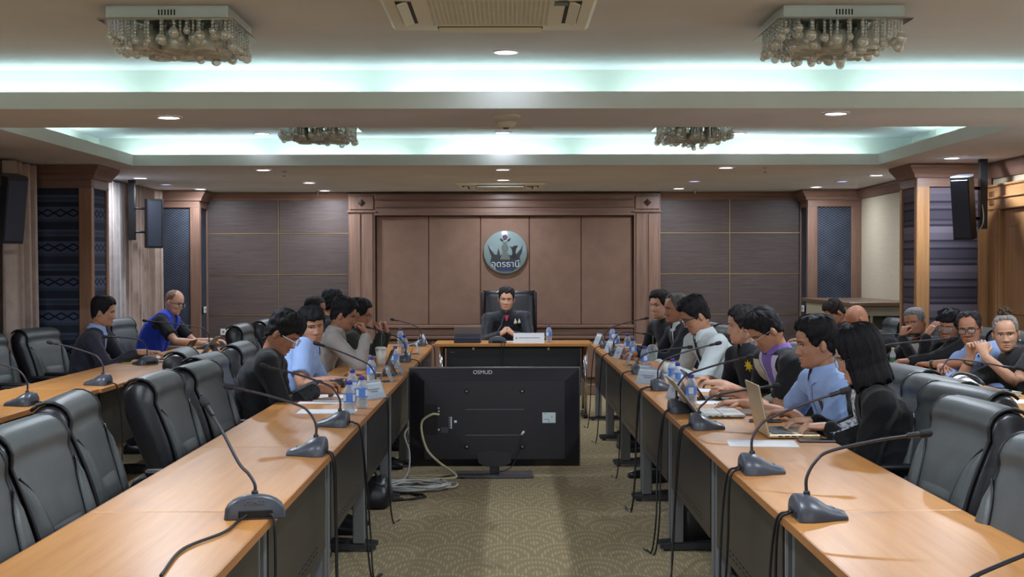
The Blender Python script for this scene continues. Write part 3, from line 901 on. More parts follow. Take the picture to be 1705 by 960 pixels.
# ================================================================== chairs
def chair_proto():
    """sitter looks along +y; origin on the floor under the seat centre"""
    root = empty('office_chair')
    W = 0.275
    # back profile (y, z): front line, roll over the top, rear line
    def prof(off=0.0):
        pts = []
        for k in range(9):
            t = k/8; z = 0.47+0.43*t; y = -0.20-0.125*t - 0.02*math.sin(PI*t)*-1
            pts.append((y+off, z))
        c = (-0.395, 0.925); r = 0.075+off
        for k in range(1, 10):
            a = R(-8) + R(190)*k/9
            pts.append((c[0]+r*math.cos(a), c[1]+r*math.sin(a)))
        return pts
    front = prof()
    rear = [(-0.455, 0.84), (-0.40, 0.70), (-0.335, 0.55), (-0.31, 0.45), (-0.21, 0.44)]
    shell = front + rear
    mb = MB()
    n = len(shell)
    cx = sum(p[0] for p in shell)/n; cz = sum(p[1] for p in shell)/n
    rings = []
    for x, sc in ((-W, 0.86), (-W+0.012, 0.95), (-W+0.03, 0.985), (W-0.03, 0.985), (W-0.012, 0.95), (W, 0.86)):
        rings.append([(x, cy_+(p[0]-cy_)*sc, cz_+(p[1]-cz_)*sc) for p in shell for cy_, cz_ in [(-0.33, p[1]*0.35+cz*0.65)]])
    mb.loft(rings); mb.build('backrest_shell', M_black_leather, root)
    # grey cover: front up and over the roll
    cov = prof(0.008)
    cov = cov[:-2]
    nn = len(cov)
    def covpt(u, v):
        q = v*(nn-1); i = min(int(q), nn-2); t = q-i
        y = cov[i][0]*(1-t)+cov[i+1][0]*t; z = cov[i][1]*(1-t)+cov[i+1][1]*t
        x = (2*u-1)*(W-0.018)
        edge = 1-(abs(2*u-1))**6
        return (x, y+0.010*edge*(1 if v < 0.55 else 0) - 0.0*edge, z+0.008*edge*(0 if v < 0.45 else 1))
    mb = MB(); mb.grid(covpt, 12, 40); mb.build('backrest_cover', M_grey_leather, root)
    for u in (0.0, 1.0):
        mb = MB(); pts = [covpt(u, k/30) for k in range(31)]
        mb.tube(pts, 0.007, 6); mb.build('piping', M_piping, root)
    # side bolsters
    def seam(z):   # x of the seam at height z
        t = (z-0.50)/(0.87-0.50)
        t = max(0, min(1, t))
        return (W-0.02)*(0.50+0.22*t+0.28*t**6)
    def fy(z):
        t = (z-0.47)/0.43
        return -0.20-0.125*t+0.02*math.sin(PI*t)+0.008+0.010
    for s in (-1, 1):
        mb = MB()
        def bo(u, v):
            z = 0.50+0.37*v
            a = seam(z); b = W-0.016
            x = a+(b-a)*u
            puff = max(0, math.sin(PI*min(1, max(0, u))))**0.5*0.02 + 0.001
            if v > 0.85: puff *= (1-v)/0.15
            return (s*x, fy(z)+puff-0.004, z)
        mb.grid(bo if s > 0 else (lambda u, v: bo(1-u, v)), 8, 14); mb.build('bolster', M_grey_leather, root)
        mb = MB(); mb.tube([(s*seam(0.50+0.37*k/14), fy(0.50+0.37*k/14)+0.002, 0.50+0.37*k/14) for k in range(15)], 0.004, 5); mb.build('seam', M_piping, root)
    mb = MB()
    def lum(u, v):
        z = 0.50+0.21*v; a = seam(z)-0.012
        puff = (max(0, math.sin(PI*u))*max(0, math.sin(PI*v)))**0.35*0.018
        return ((2*u-1)*a, fy(z)+puff-0.003, z)
    mb.grid(lum, 12, 8); mb.build('lumbar_pad', M_grey_leather, root)
    # seat
    mb = MB(); mb.cbox(-0.25, 0.25, -0.24, 0.26, 0.38, 0.475, 0.035, seg=3, smooth=True); mb.build('seat', M_grey_leather, root)
    mb = MB(); mb.cbox(-0.24, 0.24, -0.26, 0.24, 0.345, 0.395, 0.015); mb.build('seat_pan', M_black_leather, root)
    for s in (-1, 1):
        mb = MB(); mb.tube(catmull([(s*0.24, -0.16, 0.37), (s*0.30, -0.17, 0.40), (s*0.305, -0.19, 0.60), (s*0.30, -0.08, 0.645), (s*0.30, 0.10, 0.64), (s*0.29, 0.14, 0.60)], 5), 0.014, 8)
        a = mb.build('armrest', M_black_plastic, root)
        mb = MB(); mb.cbox(s*0.30-0.03, s*0.30+0.03, -0.14, 0.12, 0.648, 0.672, 0.010, seg=2, smooth=True); mb.build('arm_pad', M_black_plastic, a)
    mb = MB(); mb.lathe([(0.03, 0.07), (0.03, 0.22), (0.018, 0.22), (0.018, 0.35)], n=12); mb.build('gas_column', M_black_metal, root)
    for k in range(5):
        a = 2*PI*k/5+0.3
        d = Vector((math.cos(a), math.sin(a), 0)); sd = Vector((-d.y, d.x, 0))
        mb = MB(); rings = []
        for (t, w, z0, z1) in ((0.0, 0.03, 0.065, 0.115), (0.15, 0.024, 0.065, 0.10), (0.29, 0.018, 0.062, 0.082)):
            rings.append([d*t+sd*w+Vector((0, 0, z0)), d*t-sd*w+Vector((0, 0, z0)), d*t-sd*w*0.8+Vector((0, 0, z1)), d*t+sd*w*0.8+Vector((0, 0, z1))])
        mb.loft(rings, smooth=False); lg = mb.build('base_arm', M_black_plastic, root)
        c = d*0.285
        mb = MB(Matrix.Translation(c+Vector((0, 0, 0.03)))@Matrix.Rotation(a+0.6, 4, 'Z')); mb.lathe([(0.02, -0.022), (0.03, -0.018), (0.03, 0.018), (0.02, 0.022)], n=14, axis='x'); mb.build('caster', M_black_plastic, lg)
    return root
CHAIR = chair_proto()
CHAIR_USED = [False]
def chair(x, y, face, label, group, tagged=False):
    """x, y of the seat centre, face = compass of the sitter: 0 = +y, -90 = +x, 90 = -x"""
    if CHAIR_USED[0]: o = copy_tree(CHAIR)
    else: o = CHAIR; CHAIR_USED[0] = True
    o.location = (x, y, 0); o.rotation_euler = (0, 0, R(face))
    tag(o, label, 'chair', group)
    if tagged:
        mb = MB(); mb.box(-0.272, -0.262, -0.245, -0.205, 0.61, 0.645); mb.build('inventory_tag', M_paper, o)
    return o
GL = 'grey and black chairs at the inner left tables'
def bx(xback, face):  # seat centre x so that the top of the back sits at xback
    return xback
chair(-1.13, 3.50, -93, 'grey leather chair at lower left corner, cut by the photo edge', GL)
chair(-1.17, 4.22, -90, 'second grey leather chair from the lower left corner', GL)
chair(-1.32, 5.16, -84, 'third grey leather chair from the lower left corner, armrest showing', GL)
chair(-1.25, 6.16, -90, 'grey leather chair fourth from lower left, beside a long black side', GL)
chair(-1.22, 6.83, -92, 'grey leather chair nearest the man reading in black, left side', GL)
chair(-1.33, 7.55, -92, 'grey leather chair under the man reading in black', GL)
chair(-1.60, 8.12, -84, 'grey leather chair pushed back between two seated men, left row', GL)
chair(-1.38, 8.74, -90, 'dark chair under the young man in light blue, left row', GL)
chair(-1.33, 9.95, -90, 'chair under the man in the grey beige jacket', GL)
chair(-1.33, 10.95, -90, 'chair under the man in dark green, past the beige jacket', GL)
chair(-1.95, 11.6, -90, 'chair under the crew cut man, left row', GL)
chair(-1.92, 12.6, -90, 'chair at the far end of the inner left row', GL)
GR = 'grey and black chairs at the inner right tables'
chair(1.17, 3.64, 94, 'grey leather chair at lower right corner, cut by the photo edge', GR, True)
chair(1.34, 4.80, 94, 'grey leather chair with a white tag, nearest the black blazer', GR, True)
chair(1.52, 5.36, 102, 'empty chair with black side turned to camera, behind the black blazer', GR)
chair(1.55, 5.84, 96, 'grey chair under the woman in the black blazer', GR, True)
chair(1.60, 6.50, 96, 'chair under the man in light blue, right row', GR)
chair(1.56, 7.62, 100, 'chair under the man in the purple collar vest', GR)
chair(1.58, 8.42, 104, 'dark chair under the man with the yellow emblem', GR)
chair(1.46, 9.52, 100, 'dark chair under the man in the white shirt', GR)
chair(1.48, 11.0, 98, 'chair under the man in the dark suit, right row', GR)
chair(1.44, 11.78, 100, 'chair at the far end of the inner right row', GR)
GO = 'grey and black chairs at the outer tables'
chair(-3.36, 7.45, -90, 'empty chair at the left photo edge, nearest in the outer row', GO)
chair(-3.40, 8.35, -92, 'empty chair second from the left photo edge, outer row', GO)
chair(-3.42, 9.05, -88, 'empty chair beside the man in dark jacket, outer left row', GO)
chair(-3.55, 9.9, -95, 'empty chair against the curtain behind the outer left row', GO)
chair(-3.50, 10.85, -100, 'chair under the man in the dark jacket, outer left', GO)
chair(-3.66, 12.0, -90, 'chair under the half hidden man at the blue column', GO)
chair(-3.45, 12.95, -100, 'tall dark chair under the man in the blue vest', GO)
chair(3.42, 8.5, 100, 'chair under the woman with the hair bun', GO)
chair(3.48, 9.35, 90, 'chair under the man with crossed arms', GO)
chair(3.55, 10.05, 90, 'chair under the curly haired man resting on his hand', GO)
chair(3.50, 10.75, 90, 'chair under the grey haired man with chin on hand', GO)
chair(3.35, 11.7, 90, 'chair under the bald man in black suit', GO)
chair(3.38, 12.72, 90, 'chair under the dark haired man looking down, far right', GO)
chair(3.30, 7.55, 95, 'empty grey chair at the right photo edge, outer row', GO)

# executive chair at the head desk
ex = empty('executive_chair', (0.03, 14.42, 0), PI)
tag(ex, 'tall black leather executive chair behind the head desk', 'chair')
mb = MB()
def exb(sgn):
    rings = []
    for k in range(13):
        t = k/12; z = 0.46+0.79*t
        w = 0.27+0.03*t-0.01*(t > 0.97)
        y = -0.24-0.10*t
        th = 0.055+0.02*math.sin(PI*t)
        ring = []
        for j in range(20):
            a = 2*PI*j/20
            cxx = math.copysign(abs(math.cos(a))**0.35, math.cos(a)); sy = math.copysign(abs(math.sin(a))**0.7, math.sin(a))
            dip = -0.018*(1-abs(cxx)) if k == 12 else 0
            ring.append((w*cxx, y+th*sy, z+dip))
        rings.append(ring)
    return rings
mb.loft(exb(1)); mb.build('backrest', M_black_leather, ex)
for s in (-1, 1):
    mb = MB(); mb.cbox(s*0.292-0.018, s*0.292+0.018, -0.40, -0.25, 0.62, 1.235, 0.015, seg=2, smooth=True); mb.build('side_wing', plain('dark_wood_trim', (36, 20, 24), 0.3), ex)
for k in range(3):
    z = 0.66+0.19*k
    mb = MB(); mb.tube([(-0.22, -0.19-0.10*(z-0.46)/0.79*1.0-0.0, z), (0, -0.178-0.10*(z-0.46)/0.79, z), (0.22, -0.19-0.10*(z-0.46)/0.79, z)], 0.006, 6); mb.build('tuft_seam', M_piping, ex)
mb = MB(); mb.cbox(-0.27, 0.27, -0.26, 0.26, 0.38, 0.50, 0.04, seg=3, smooth=True); mb.build('seat', M_black_leather, ex)
for s in (-1, 1):
    mb = MB(); mb.tube(catmull([(s*0.27, -0.2, 0.42), (s*0.32, -0.2, 0.55), (s*0.32, -0.1, 0.66), (s*0.32, 0.15, 0.66), (s*0.30, 0.2, 0.5)], 5), 0.022, 8); mb.build('armrest', M_black_leather, ex)
mb = MB(); mb.lathe([(0.035, 0.06), (0.035, 0.38)], n=12); mb.build('gas_column', M_chrome, ex)
for k in range(5):
    a = 2*PI*k/5; mb = MB(); mb.tube([(0, 0, 0.09), (0.3*math.cos(a), 0.3*math.sin(a), 0.055)], [0.03, 0.02], 8); mb.ball((0.3*math.cos(a), 0.3*math.sin(a), 0.03), 0.03, 10, 8); mb.build('base_arm', M_black_metal, ex)

# ---- counter cabinet at far right
cb = empty('counter_cabinet', (3.75, 14.0, 0))
tag(cb, 'beige counter cabinet with brown top at the right wall', 'cabinet')
P = Matrix.Translation((-3.75, -14.0, 0))
M_cab = painted('cabinet_beige', (176, 164, 142), 0.6)
mb = MB(P); mb.cbox(3.38, 4.08, 13.0, 15.1, 1.115, 1.155, 0.004); mb.build('top', wood('cabinet_top_wood', (96, 74, 58), (124, 98, 78), 'y', 0.35), cb)
mb = MB(P); mb.box(3.42, 3.44, 13.05, 15.05, 0.0, 1.115); mb.build('side_panel', M_cab, cb)
mb = MB(P); mb.box(3.44, 4.06, 13.05, 13.07, 1.02, 1.115); mb.build('top_rail', M_cab, cb)
for x in (3.44, 3.60, 4.03):
    mb = MB(P); mb.box(x, x+0.025, 13.05, 13.07, 0.0, 1.02); mb.build('post', M_cab, cb)
mb = MB(P); mb.box(3.44, 4.06, 13.5, 13.52, 0.0, 1.115); mb.build('back_panel', M_cab, cb)
mb = MB(P); mb.box(3.44, 4.06, 13.07, 13.5, 0.6, 0.62); mb.build('shelf', M_cab, cb)
mb = MB(P); mb.box(3.44, 4.06, 13.52, 15.05, 0.0, 0.1); mb.build('plinth', M_cab, cb)

# ---- column speakers
def speaker(x, y, z, h, yaw, tilt, label, mount):
    root = empty('wall_speaker', (x, y, z))
    tag(root, label, 'speaker', 'black column speakers')
    mb = MB(Matrix.Rotation(yaw, 4, 'Z') @ Matrix.Rotation(tilt, 4, 'X'))
    mb.prism([(-0.075, -0.10), (0.075, -0.10), (0.095, -0.02), (0.06, 0.10), (-0.06, 0.10), (-0.095, -0.02)], 2, -h/2, h/2)
    mb.build('cabinet', M_black_plastic, root)
    mb = MB(Matrix.Rotation(yaw, 4, 'Z') @ Matrix.Rotation(tilt, 4, 'X'))
    mb.cbox(-0.068, 0.068, -0.108, -0.10, -h/2+0.02, h/2-0.02, 0.003); mb.build('grille', plain('speaker_grille', (38, 42, 54), 0.45), root)
    mb = MB(); mx, my = mount
    mb.box(mx-x-0.03, mx-x+0.03, my-y-0.03, my-y+0.03, -h*0.35, SOFFIT-z-0.001); mb.build('hanging_post', M_black_metal, root)
    for q in (h*0.30, -h*0.18):
        mb = MB(); mb.tube([(mx-x, my-y, q), (0.0, 0.03, q)], 0.014, 6); mb.build('bracket_arm', M_black_metal, root)
speaker(-3.72, 9.95, 1.955, 0.50, R(40), R(14), 'black speaker hanging at the left photo edge, tilted down', (-4.0, 9.85))
speaker(-3.62, 13.6, 1.965, 0.50, R(20), R(4), 'black speaker hanging before the farther left curtain', (-3.80, 13.45))
speaker(3.80, 10.95, 2.00, 0.52, R(-35), R(12), 'black speaker hanging before the purple textile column', (3.97, 11.0))
mb = MB(); mb.tube(catmull([(3.95, 10.96, 2.02), (3.955, 10.94, 1.90), (3.93, 10.95, 1.82), (3.86, 10.98, 1.80)], 6), 0.006, 6)
tag(mb.build('speaker_cable', M_silver), 'grey looped cable beside the right hanging speaker', 'cable')

# ---- province seal on the back wall
seal = empty('wall_seal', (-0.01, 15.62, 1.687))
tag(seal, 'round glass seal with dark emblem on the back wall', 'emblem')
M_sealglass = plain('seal_disc', (126, 142, 142), 0.15)
M_sealdark = plain('seal_dark', (38, 42, 46), 0.4)
M_sealgrey = plain('seal_grey', (92, 98, 94), 0.4)
mb = MB(); mb.lathe([(0.245, 0.03), (0.257, 0.022), (0.257, 0.0), (0.25, -0.006)], n=56, axis='y'); mb.build('disc', M_sealglass, seal)
def flat(pts, name, mat, dep=-0.010):
    # outline in disc units (x right, y up), a thin raised cut-out
    mb = MB(); q = [(x*0.257, y*0.257) for x, y in pts]
    bm = bmesh.new(); vs = [bm.verts.new((x, dep, z)) for x, z in q]
    f = bm.faces.new(vs); r = bmesh.ops.extrude_face_region(bm, geom=[f])
    for e in r['geom']:
        if isinstance(e, bmesh.types.BMVert): e.co.y += 0.006
    bmesh.ops.triangulate(bm, faces=bm.faces[:]); bmesh.ops.recalc_face_normals(bm, faces=bm.faces[:])
    me = bpy.data.meshes.new(name); bm.to_mesh(me); bm.free()
    return link_mesh(name, me, mat, seal)
flat([(-0.82, 0.36), (-0.66, 0.10), (-0.50, -0.10), (-0.30, -0.14), (0.0, -0.10), (0.3, -0.14), (0.52, -0.06), (0.70, 0.14), (0.80, 0.34), (0.76, 0.02), (0.66, -0.2), (0.68, -0.45), (0.52, -0.72), (0.34, -0.84), (-0.30, -0.84), (-0.52, -0.72), (-0.70, -0.45), (-0.64, -0.2), (-0.72, 0.0)], 'base_motif', M_sealdark)
flat([(-0.32, 0.20), (-0.24, -0.12), (-0.40, -0.14)], 'spire_motif', M_sealdark, -0.011)
flat([(0.20, 0.30), (0.30, 0.22), (0.40, 0.30), (0.58, 0.30), (0.48, 0.14), (0.46, -0.02), (0.54, -0.30), (0.26, -0.30), (0.32, -0.02), (0.30, 0.12)], 'tower_motif', plain('seal_black', (18, 20, 26), 0.4), -0.013)
pot = []
for k in range(24):
    a = 2*PI*k/24; pot.append((0.16*math.cos(a)-0.02, 0.20+0.19*math.sin(a)))
flat(pot, 'pot_motif', M_sealgrey, -0.014)
flat([(-0.12, 0.48), (0.08, 0.48), (0.05, 0.36), (-0.09, 0.36)], 'pot_neck_motif', M_sealgrey, -0.0145)
flat([(-0.15, -0.02), (0.12, -0.02), (0.22, -0.34), (-0.25, -0.34)], 'temple_motif', M_sealgrey, -0.0135)
fl = [(0.11*math.cos(2*PI*k/16)*(1+0.15*math.cos(5*2*PI*k/16))-0.02, 0.70+0.12*math.sin(2*PI*k/16)) for k in range(16)]
flat(fl, 'lotus_motif', plain('seal_lotus', (92, 58, 76), 0.4), -0.013)
flat([(-0.26, 0.66), (-0.10, 0.56), (-0.12, 0.50), (-0.22, 0.54)], 'leaf_motif', M_sealdark, -0.013)
flat([(0.24, 0.66), (0.08, 0.56), (0.10, 0.50), (0.20, 0.54)], 'leaf_motif', M_sealdark, -0.013)
flat([(-0.32, -0.72), (0.32, -0.72), (0.30, -0.84), (-0.30, -0.84)], 'ribbon_motif', plain('seal_blue', (40, 48, 96), 0.4), -0.014)

def text_mesh(name, body, size, mat, parent, M, depth=0.001):
    cu = bpy.data.curves.new(name, 'FONT'); cu.body = body; cu.size = size; cu.align_x = 'CENTER'; cu.align_y = 'CENTER'; cu.extrude = depth
    o = bpy.data.objects.new(name, cu); COL.objects.link(o)
    dg = bpy.context.evaluated_depsgraph_get(); dg.update()
    me = bpy.data.meshes.new_from_object(o.evaluated_get(dg))
    bpy.data.objects.remove(o); bpy.data.curves.remove(cu)
    me.transform(M); me.materials.clear()
    r = link_mesh(name, me, mat, parent)
    r['kind'] = 'stuff'
    return r
FACE_CAM = Matrix.Rotation(R(90), 4, 'X')
text_mesh('seal_lettering', 'อุดรธานี', 0.105, plain('seal_letters', (188, 194, 200), 0.4), seal, Matrix.Translation((0, -0.018, -0.142)) @ FACE_CAM)

# wall sockets
def socket(x, y, z, label, yaw=0):
    root = empty('wall_socket', (x, y, z), yaw); tag(root, label, 'socket')
    mb = MB(); mb.cbox(-0.06, 0.06, -0.008, 0, -0.037, 0.037, 0.003); mb.build('plate', M_white, root)
    for q in (-0.025, 0.025):
        mb = MB(); mb.box(q-0.012, q+0.012, -0.0095, -0.007, -0.014, 0.014); mb.build('outlet', M_ink, root)
socket(-3.33, BACK_Y-0.031, 0.75, 'white wall socket on the left laminate panels')
socket(-3.53+0.005, 15.45, 1.02, 'white switch plate on the far left column side', R(90))
socket(3.48-0.005, 15.45, 1.02, 'white switch plate on the far right column side', R(-90))
# ================================================================== people
def V(*a): return np.array(a, dtype=float)
def unit(v): return v/ (np.linalg.norm(v)+1e-12)

def surface_net(fn, lo, hi, h):
    """smooth mesh of fn<0 on a regular grid"""
    ax = [np.arange(lo[i]-2*h, hi[i]+2*h, h) for i in range(3)]
    gx, gy, gz = np.meshgrid(*ax, indexing='ij')
    d = fn(gx, gy, gz).astype(np.float32)
    ins = d < 0
    nx, ny, nz = d.shape
    c = ins[:-1,:-1,:-1].astype(np.int8)
    tot = np.zeros((nx-1, ny-1, nz-1), np.int8)
    off = [(a,b,e) for a in (0,1) for b in (0,1) for e in (0,1)]
    for (a,b,e) in off: tot += ins[a:nx-1+a, b:ny-1+b, e:nz-1+e]
    idx = np.argwhere((tot > 0) & (tot < 8))
    if len(idx) == 0: return [], []
    vid = -np.ones((nx-1, ny-1, nz-1), np.int64)
    vid[idx[:,0], idx[:,1], idx[:,2]] = np.arange(len(idx))
    acc = np.zeros((len(idx), 3)); cnt = np.zeros(len(idx))
    for i, p in enumerate(off):
        for q in off[i+1:]:
            if sum(abs(p[k]-q[k]) for k in range(3)) != 1: continue
            dp = d[idx[:,0]+p[0], idx[:,1]+p[1], idx[:,2]+p[2]]; dq = d[idx[:,0]+q[0], idx[:,1]+q[1], idx[:,2]+q[2]]
            m = (dp < 0) != (dq < 0)
            t = np.where(m, dp/np.where(dp == dq, 1, dp-dq), 0)
            pt = np.array(p)[None,:] + t[:,None]*(np.array(q)-np.array(p))[None,:]
            acc[m] += pt[m]; cnt[m] += 1
    vs = idx + acc/np.maximum(cnt, 1)[:,None]
    vs = vs*h + np.array([ax[0][0], ax[1][0], ax[2][0]])
    faces = []
    def quads(s0, s1, c1, c2, c3, c4):
        m = s0 != s1
        w = np.argwhere(m)
        return w
    # x edges
    for axis in range(3):
        sl0 = [slice(None)]*3; sl1 = [slice(None)]*3
        sl0[axis] = slice(0, -1); sl1[axis] = slice(1, None)
        m = ins[tuple(sl0)] != ins[tuple(sl1)]
        w = np.argwhere(m)
        o1, o2 = [k for k in range(3) if k != axis]
        ok = (w[:,o1] >= 1) & (w[:,o2] >= 1) & (w[:,o1] < d.shape[o1]-1) & (w[:,o2] < d.shape[o2]-1)
        w = w[ok]
        s = ins[w[:,0], w[:,1], w[:,2]]
        def cell(a, b):
            q = w.copy(); q[:,o1] -= a; q[:,o2] -= b
            return vid[q[:,0], q[:,1], q[:,2]]
        f = np.stack([cell(1,1), cell(0,1), cell(0,0), cell(1,0)], 1)
        if axis == 1: s = ~s
        f[~s] = f[~s][:, ::-1]
        faces.append(f)
    faces = np.concatenate(faces)
    return vs, faces

def np_mesh(name, vs, faces):
    me = bpy.data.meshes.new(name)
    n, k = len(vs), len(faces)
    me.vertices.add(n); me.vertices.foreach_set('co', np.asarray(vs, np.float32).ravel())
    me.loops.add(k*4); me.loops.foreach_set('vertex_index', np.asarray(faces, np.int32).ravel())
    me.polygons.add(k); me.polygons.foreach_set('loop_start', np.arange(0, 4*k, 4, dtype=np.int32))
    me.update(calc_edges=True); me.validate()
    return me

def smin(a, b, k):
    h = np.clip(0.5+0.5*(b-a)/k, 0, 1)
    return b*(1-h)+a*h - k*h*(1-h)

def cone(gx, gy, gz, a, b, ra, rb):
    ab = b-a; L = np.dot(ab, ab)
    px, py, pz = gx-a[0], gy-a[1], gz-a[2]
    t = np.clip((px*ab[0]+py*ab[1]+pz*ab[2])/L, 0, 1)
    return np.sqrt((px-ab[0]*t)**2+(py-ab[1]*t)**2+(pz-ab[2]*t)**2)-(ra+(rb-ra)*t)

# ---- head
HZ = [-0.120,-0.116,-0.108,-0.096,-0.080,-0.062,-0.042,-0.020,0.0,0.020,0.045,0.070,0.090,0.106,0.114,0.117]
HW = [0.014,0.030,0.041,0.051,0.059,0.064,0.069,0.0725,0.0735,0.075,0.076,0.072,0.062,0.043,0.023,0.004]
HF = [0.040,0.066,0.078,0.083,0.083,0.083,0.085,0.085,0.086,0.092,0.091,0.082,0.065,0.042,0.020,0.004]
HB = [0.000,0.020,0.038,0.054,0.067,0.076,0.083,0.088,0.092,0.094,0.093,0.086,0.072,0.049,0.025,0.004]
def g2(x, z, x0, z0, sx, sz): return np.exp(-((x-x0)/sx)**2-((z-z0)/sz)**2)
def face_feat(x, z):
    ax = np.abs(x)
    y = 0.0
    y = y + np.interp(z, [-0.056,-0.050,-0.040,-0.030,-0.012,0.008,0.022], [0,0.008,0.021,0.018,0.011,0.004,0])*np.exp(-(x/np.interp(z, [-0.05,-0.036,-0.01,0.02], [0.016,0.0135,0.009,0.008]))**2)
    y = y + 0.007*g2(ax, z, 0.013, -0.042, 0.007, 0.007)
    y = y - 0.010*g2(ax, z, 0.031, -0.002, 0.017, 0.010)
    y = y + 0.004*g2(ax, z, 0.030, 0.019, 0.024, 0.007)
    y = y + 0.004*g2(ax, z, 0.045, -0.035, 0.018, 0.016)
    y = y + 0.007*g2(x, z, 0, -0.068, 0.021, 0.006) + 0.007*g2(x, z, 0, -0.080, 0.018, 0.006)
    y = y - 0.005*g2(x, z, 0, -0.074, 0.024, 0.0025)
    y = y - 0.004*g2(x, z, 0, -0.090, 0.02, 0.006)
    y = y + 0.005*g2(x, z, 0, -0.104, 0.018, 0.010)
    return y
def head_pt(phi, z, grow=0.0):
    w = np.interp(z, HZ, HW)+grow; f = np.interp(z, HZ, HF)+grow; b = np.interp(z, HZ, HB)+grow
    c, s = np.cos(phi), np.sin(phi)
    x = w*np.sign(s)*np.abs(s)**0.92
    y = np.where(c >= 0, f*np.abs(c)**0.85, -b*np.abs(c)**0.92)
    y = y + np.where(c > 0, face_feat(x, z)*np.clip(c*2.2, 0, 1), 0)
    return x, y
def front_y(x, z):
    w = np.interp(z, HZ, HW); f = np.interp(z, HZ, HF)
    s = min(0.999, (abs(x)/w)**(1/0.92)); c = math.sqrt(1-s*s)
    return f*c**0.85 + float(face_feat(np.array(x), np.array(z)))*min(1, c*2.2)
PHI = np.concatenate([np.linspace(-PI/2, PI/2, 41)[:-1], np.linspace(PI/2, 1.5*PI, 19)[:-1]])
ZR = np.concatenate([[-0.120,-0.117,-0.112], np.linspace(-0.106, 0.034, 38), np.linspace(0.043, 0.105, 9), [0.110,0.114,0.1165]])
def head_rings():
    out = []
    for z in ZR:
        x, y = head_pt(PHI, z)
        lift = np.where(np.cos(PHI) < 0.35, np.clip((-0.06-z)/0.06, 0, 1)*0.022*np.clip((0.35-np.cos(PHI)), 0, 1), 0)
        out.append([(a, b, z+l) for a, b, l in zip(x, y, lift)])
    return out
HEAD = head_rings()

def zline(a, st):
    """hairline height at azimuth a (0 front, pi back)"""
    if st == 'bowl':   xs_ = [0, 0.5, 0.9, 1.15, 1.40, 1.66, 1.85, 2.05, 2.5, 3.2]; zs_ = [0.036, 0.042, 0.034, 0.0, -0.024, 0.003, -0.022, -0.050, -0.068, -0.070]
    elif st == 'receding': xs_ = [0, 0.4, 0.8, 1.1, 1.3, 1.6, 1.85, 2.1, 2.6, 3.2]; zs_ = [0.088, 0.094, 0.075, 0.02, -0.008, 0.014, 0.004, -0.025, -0.055, -0.06]
    elif st == 'ring': xs_ = [0, 0.8, 1.2, 1.4, 1.6, 1.85, 2.1, 2.6, 3.2]; zs_ = [0.2, 0.2, 0.06, 0.012, 0.02, 0.01, -0.02, -0.05, -0.055]
    else:              xs_ = [0, 0.45, 0.8, 1.08, 1.40, 1.66, 1.85, 2.05, 2.5, 3.2]; zs_ = [0.062, 0.066, 0.052, 0.010, -0.024, 0.004, -0.020, -0.048, -0.066, -0.068]
    return np.interp(a, xs_, zs_)
def hair_rings(st, side, top, seed, rough=0.004, part=0.0):
    rng = np.random.RandomState(seed)
    ph = np.linspace(0, 2*PI, 64, endpoint=False)
    zr = np.concatenate([np.linspace(-0.09, 0.08, 36), np.linspace(0.086, 0.1168, 12)])
    k1 = rng.uniform(0, 6.28, 8)
    out = []
    az = np.abs((ph+PI) % (2*PI)-PI)
    zl = zline(az, st) + 0.004*np.sin(ph*9+k1[0]) + 0.003*np.sin(ph*17+k1[1])
    for z in zr:
        m = np.clip((z-zl)/0.010, 0, 1); m = m*m*(3-2*m)
        tt = np.clip((z-0.02)/0.07, 0, 1)
        t = side + (top-side)*tt*(1+part*np.sin(ph+k1[2])*0.4)
        t = t + rough*(np.sin(ph*11+z*60+k1[3])*0.5+np.sin(ph*23-z*90+k1[4])*0.35+np.sin(ph*5+z*140+k1[5])*0.4)*m
        grow = -0.007*(1-m)+t*m
        x, y = head_pt(ph, min(z, 0.1168))
        r = np.sqrt(x*x+y*y)+1e-6
        hx, hy = x*(1+grow/np.maximum(r, 0.03)), y*(1+grow/np.maximum(r, 0.03))
        dz = np.maximum(grow, 0)*np.clip((z-0.03)/0.07, 0, 1)
        out.append([(a, b, z+c) for a, b, c in zip(hx, hy, dz)])
    return out

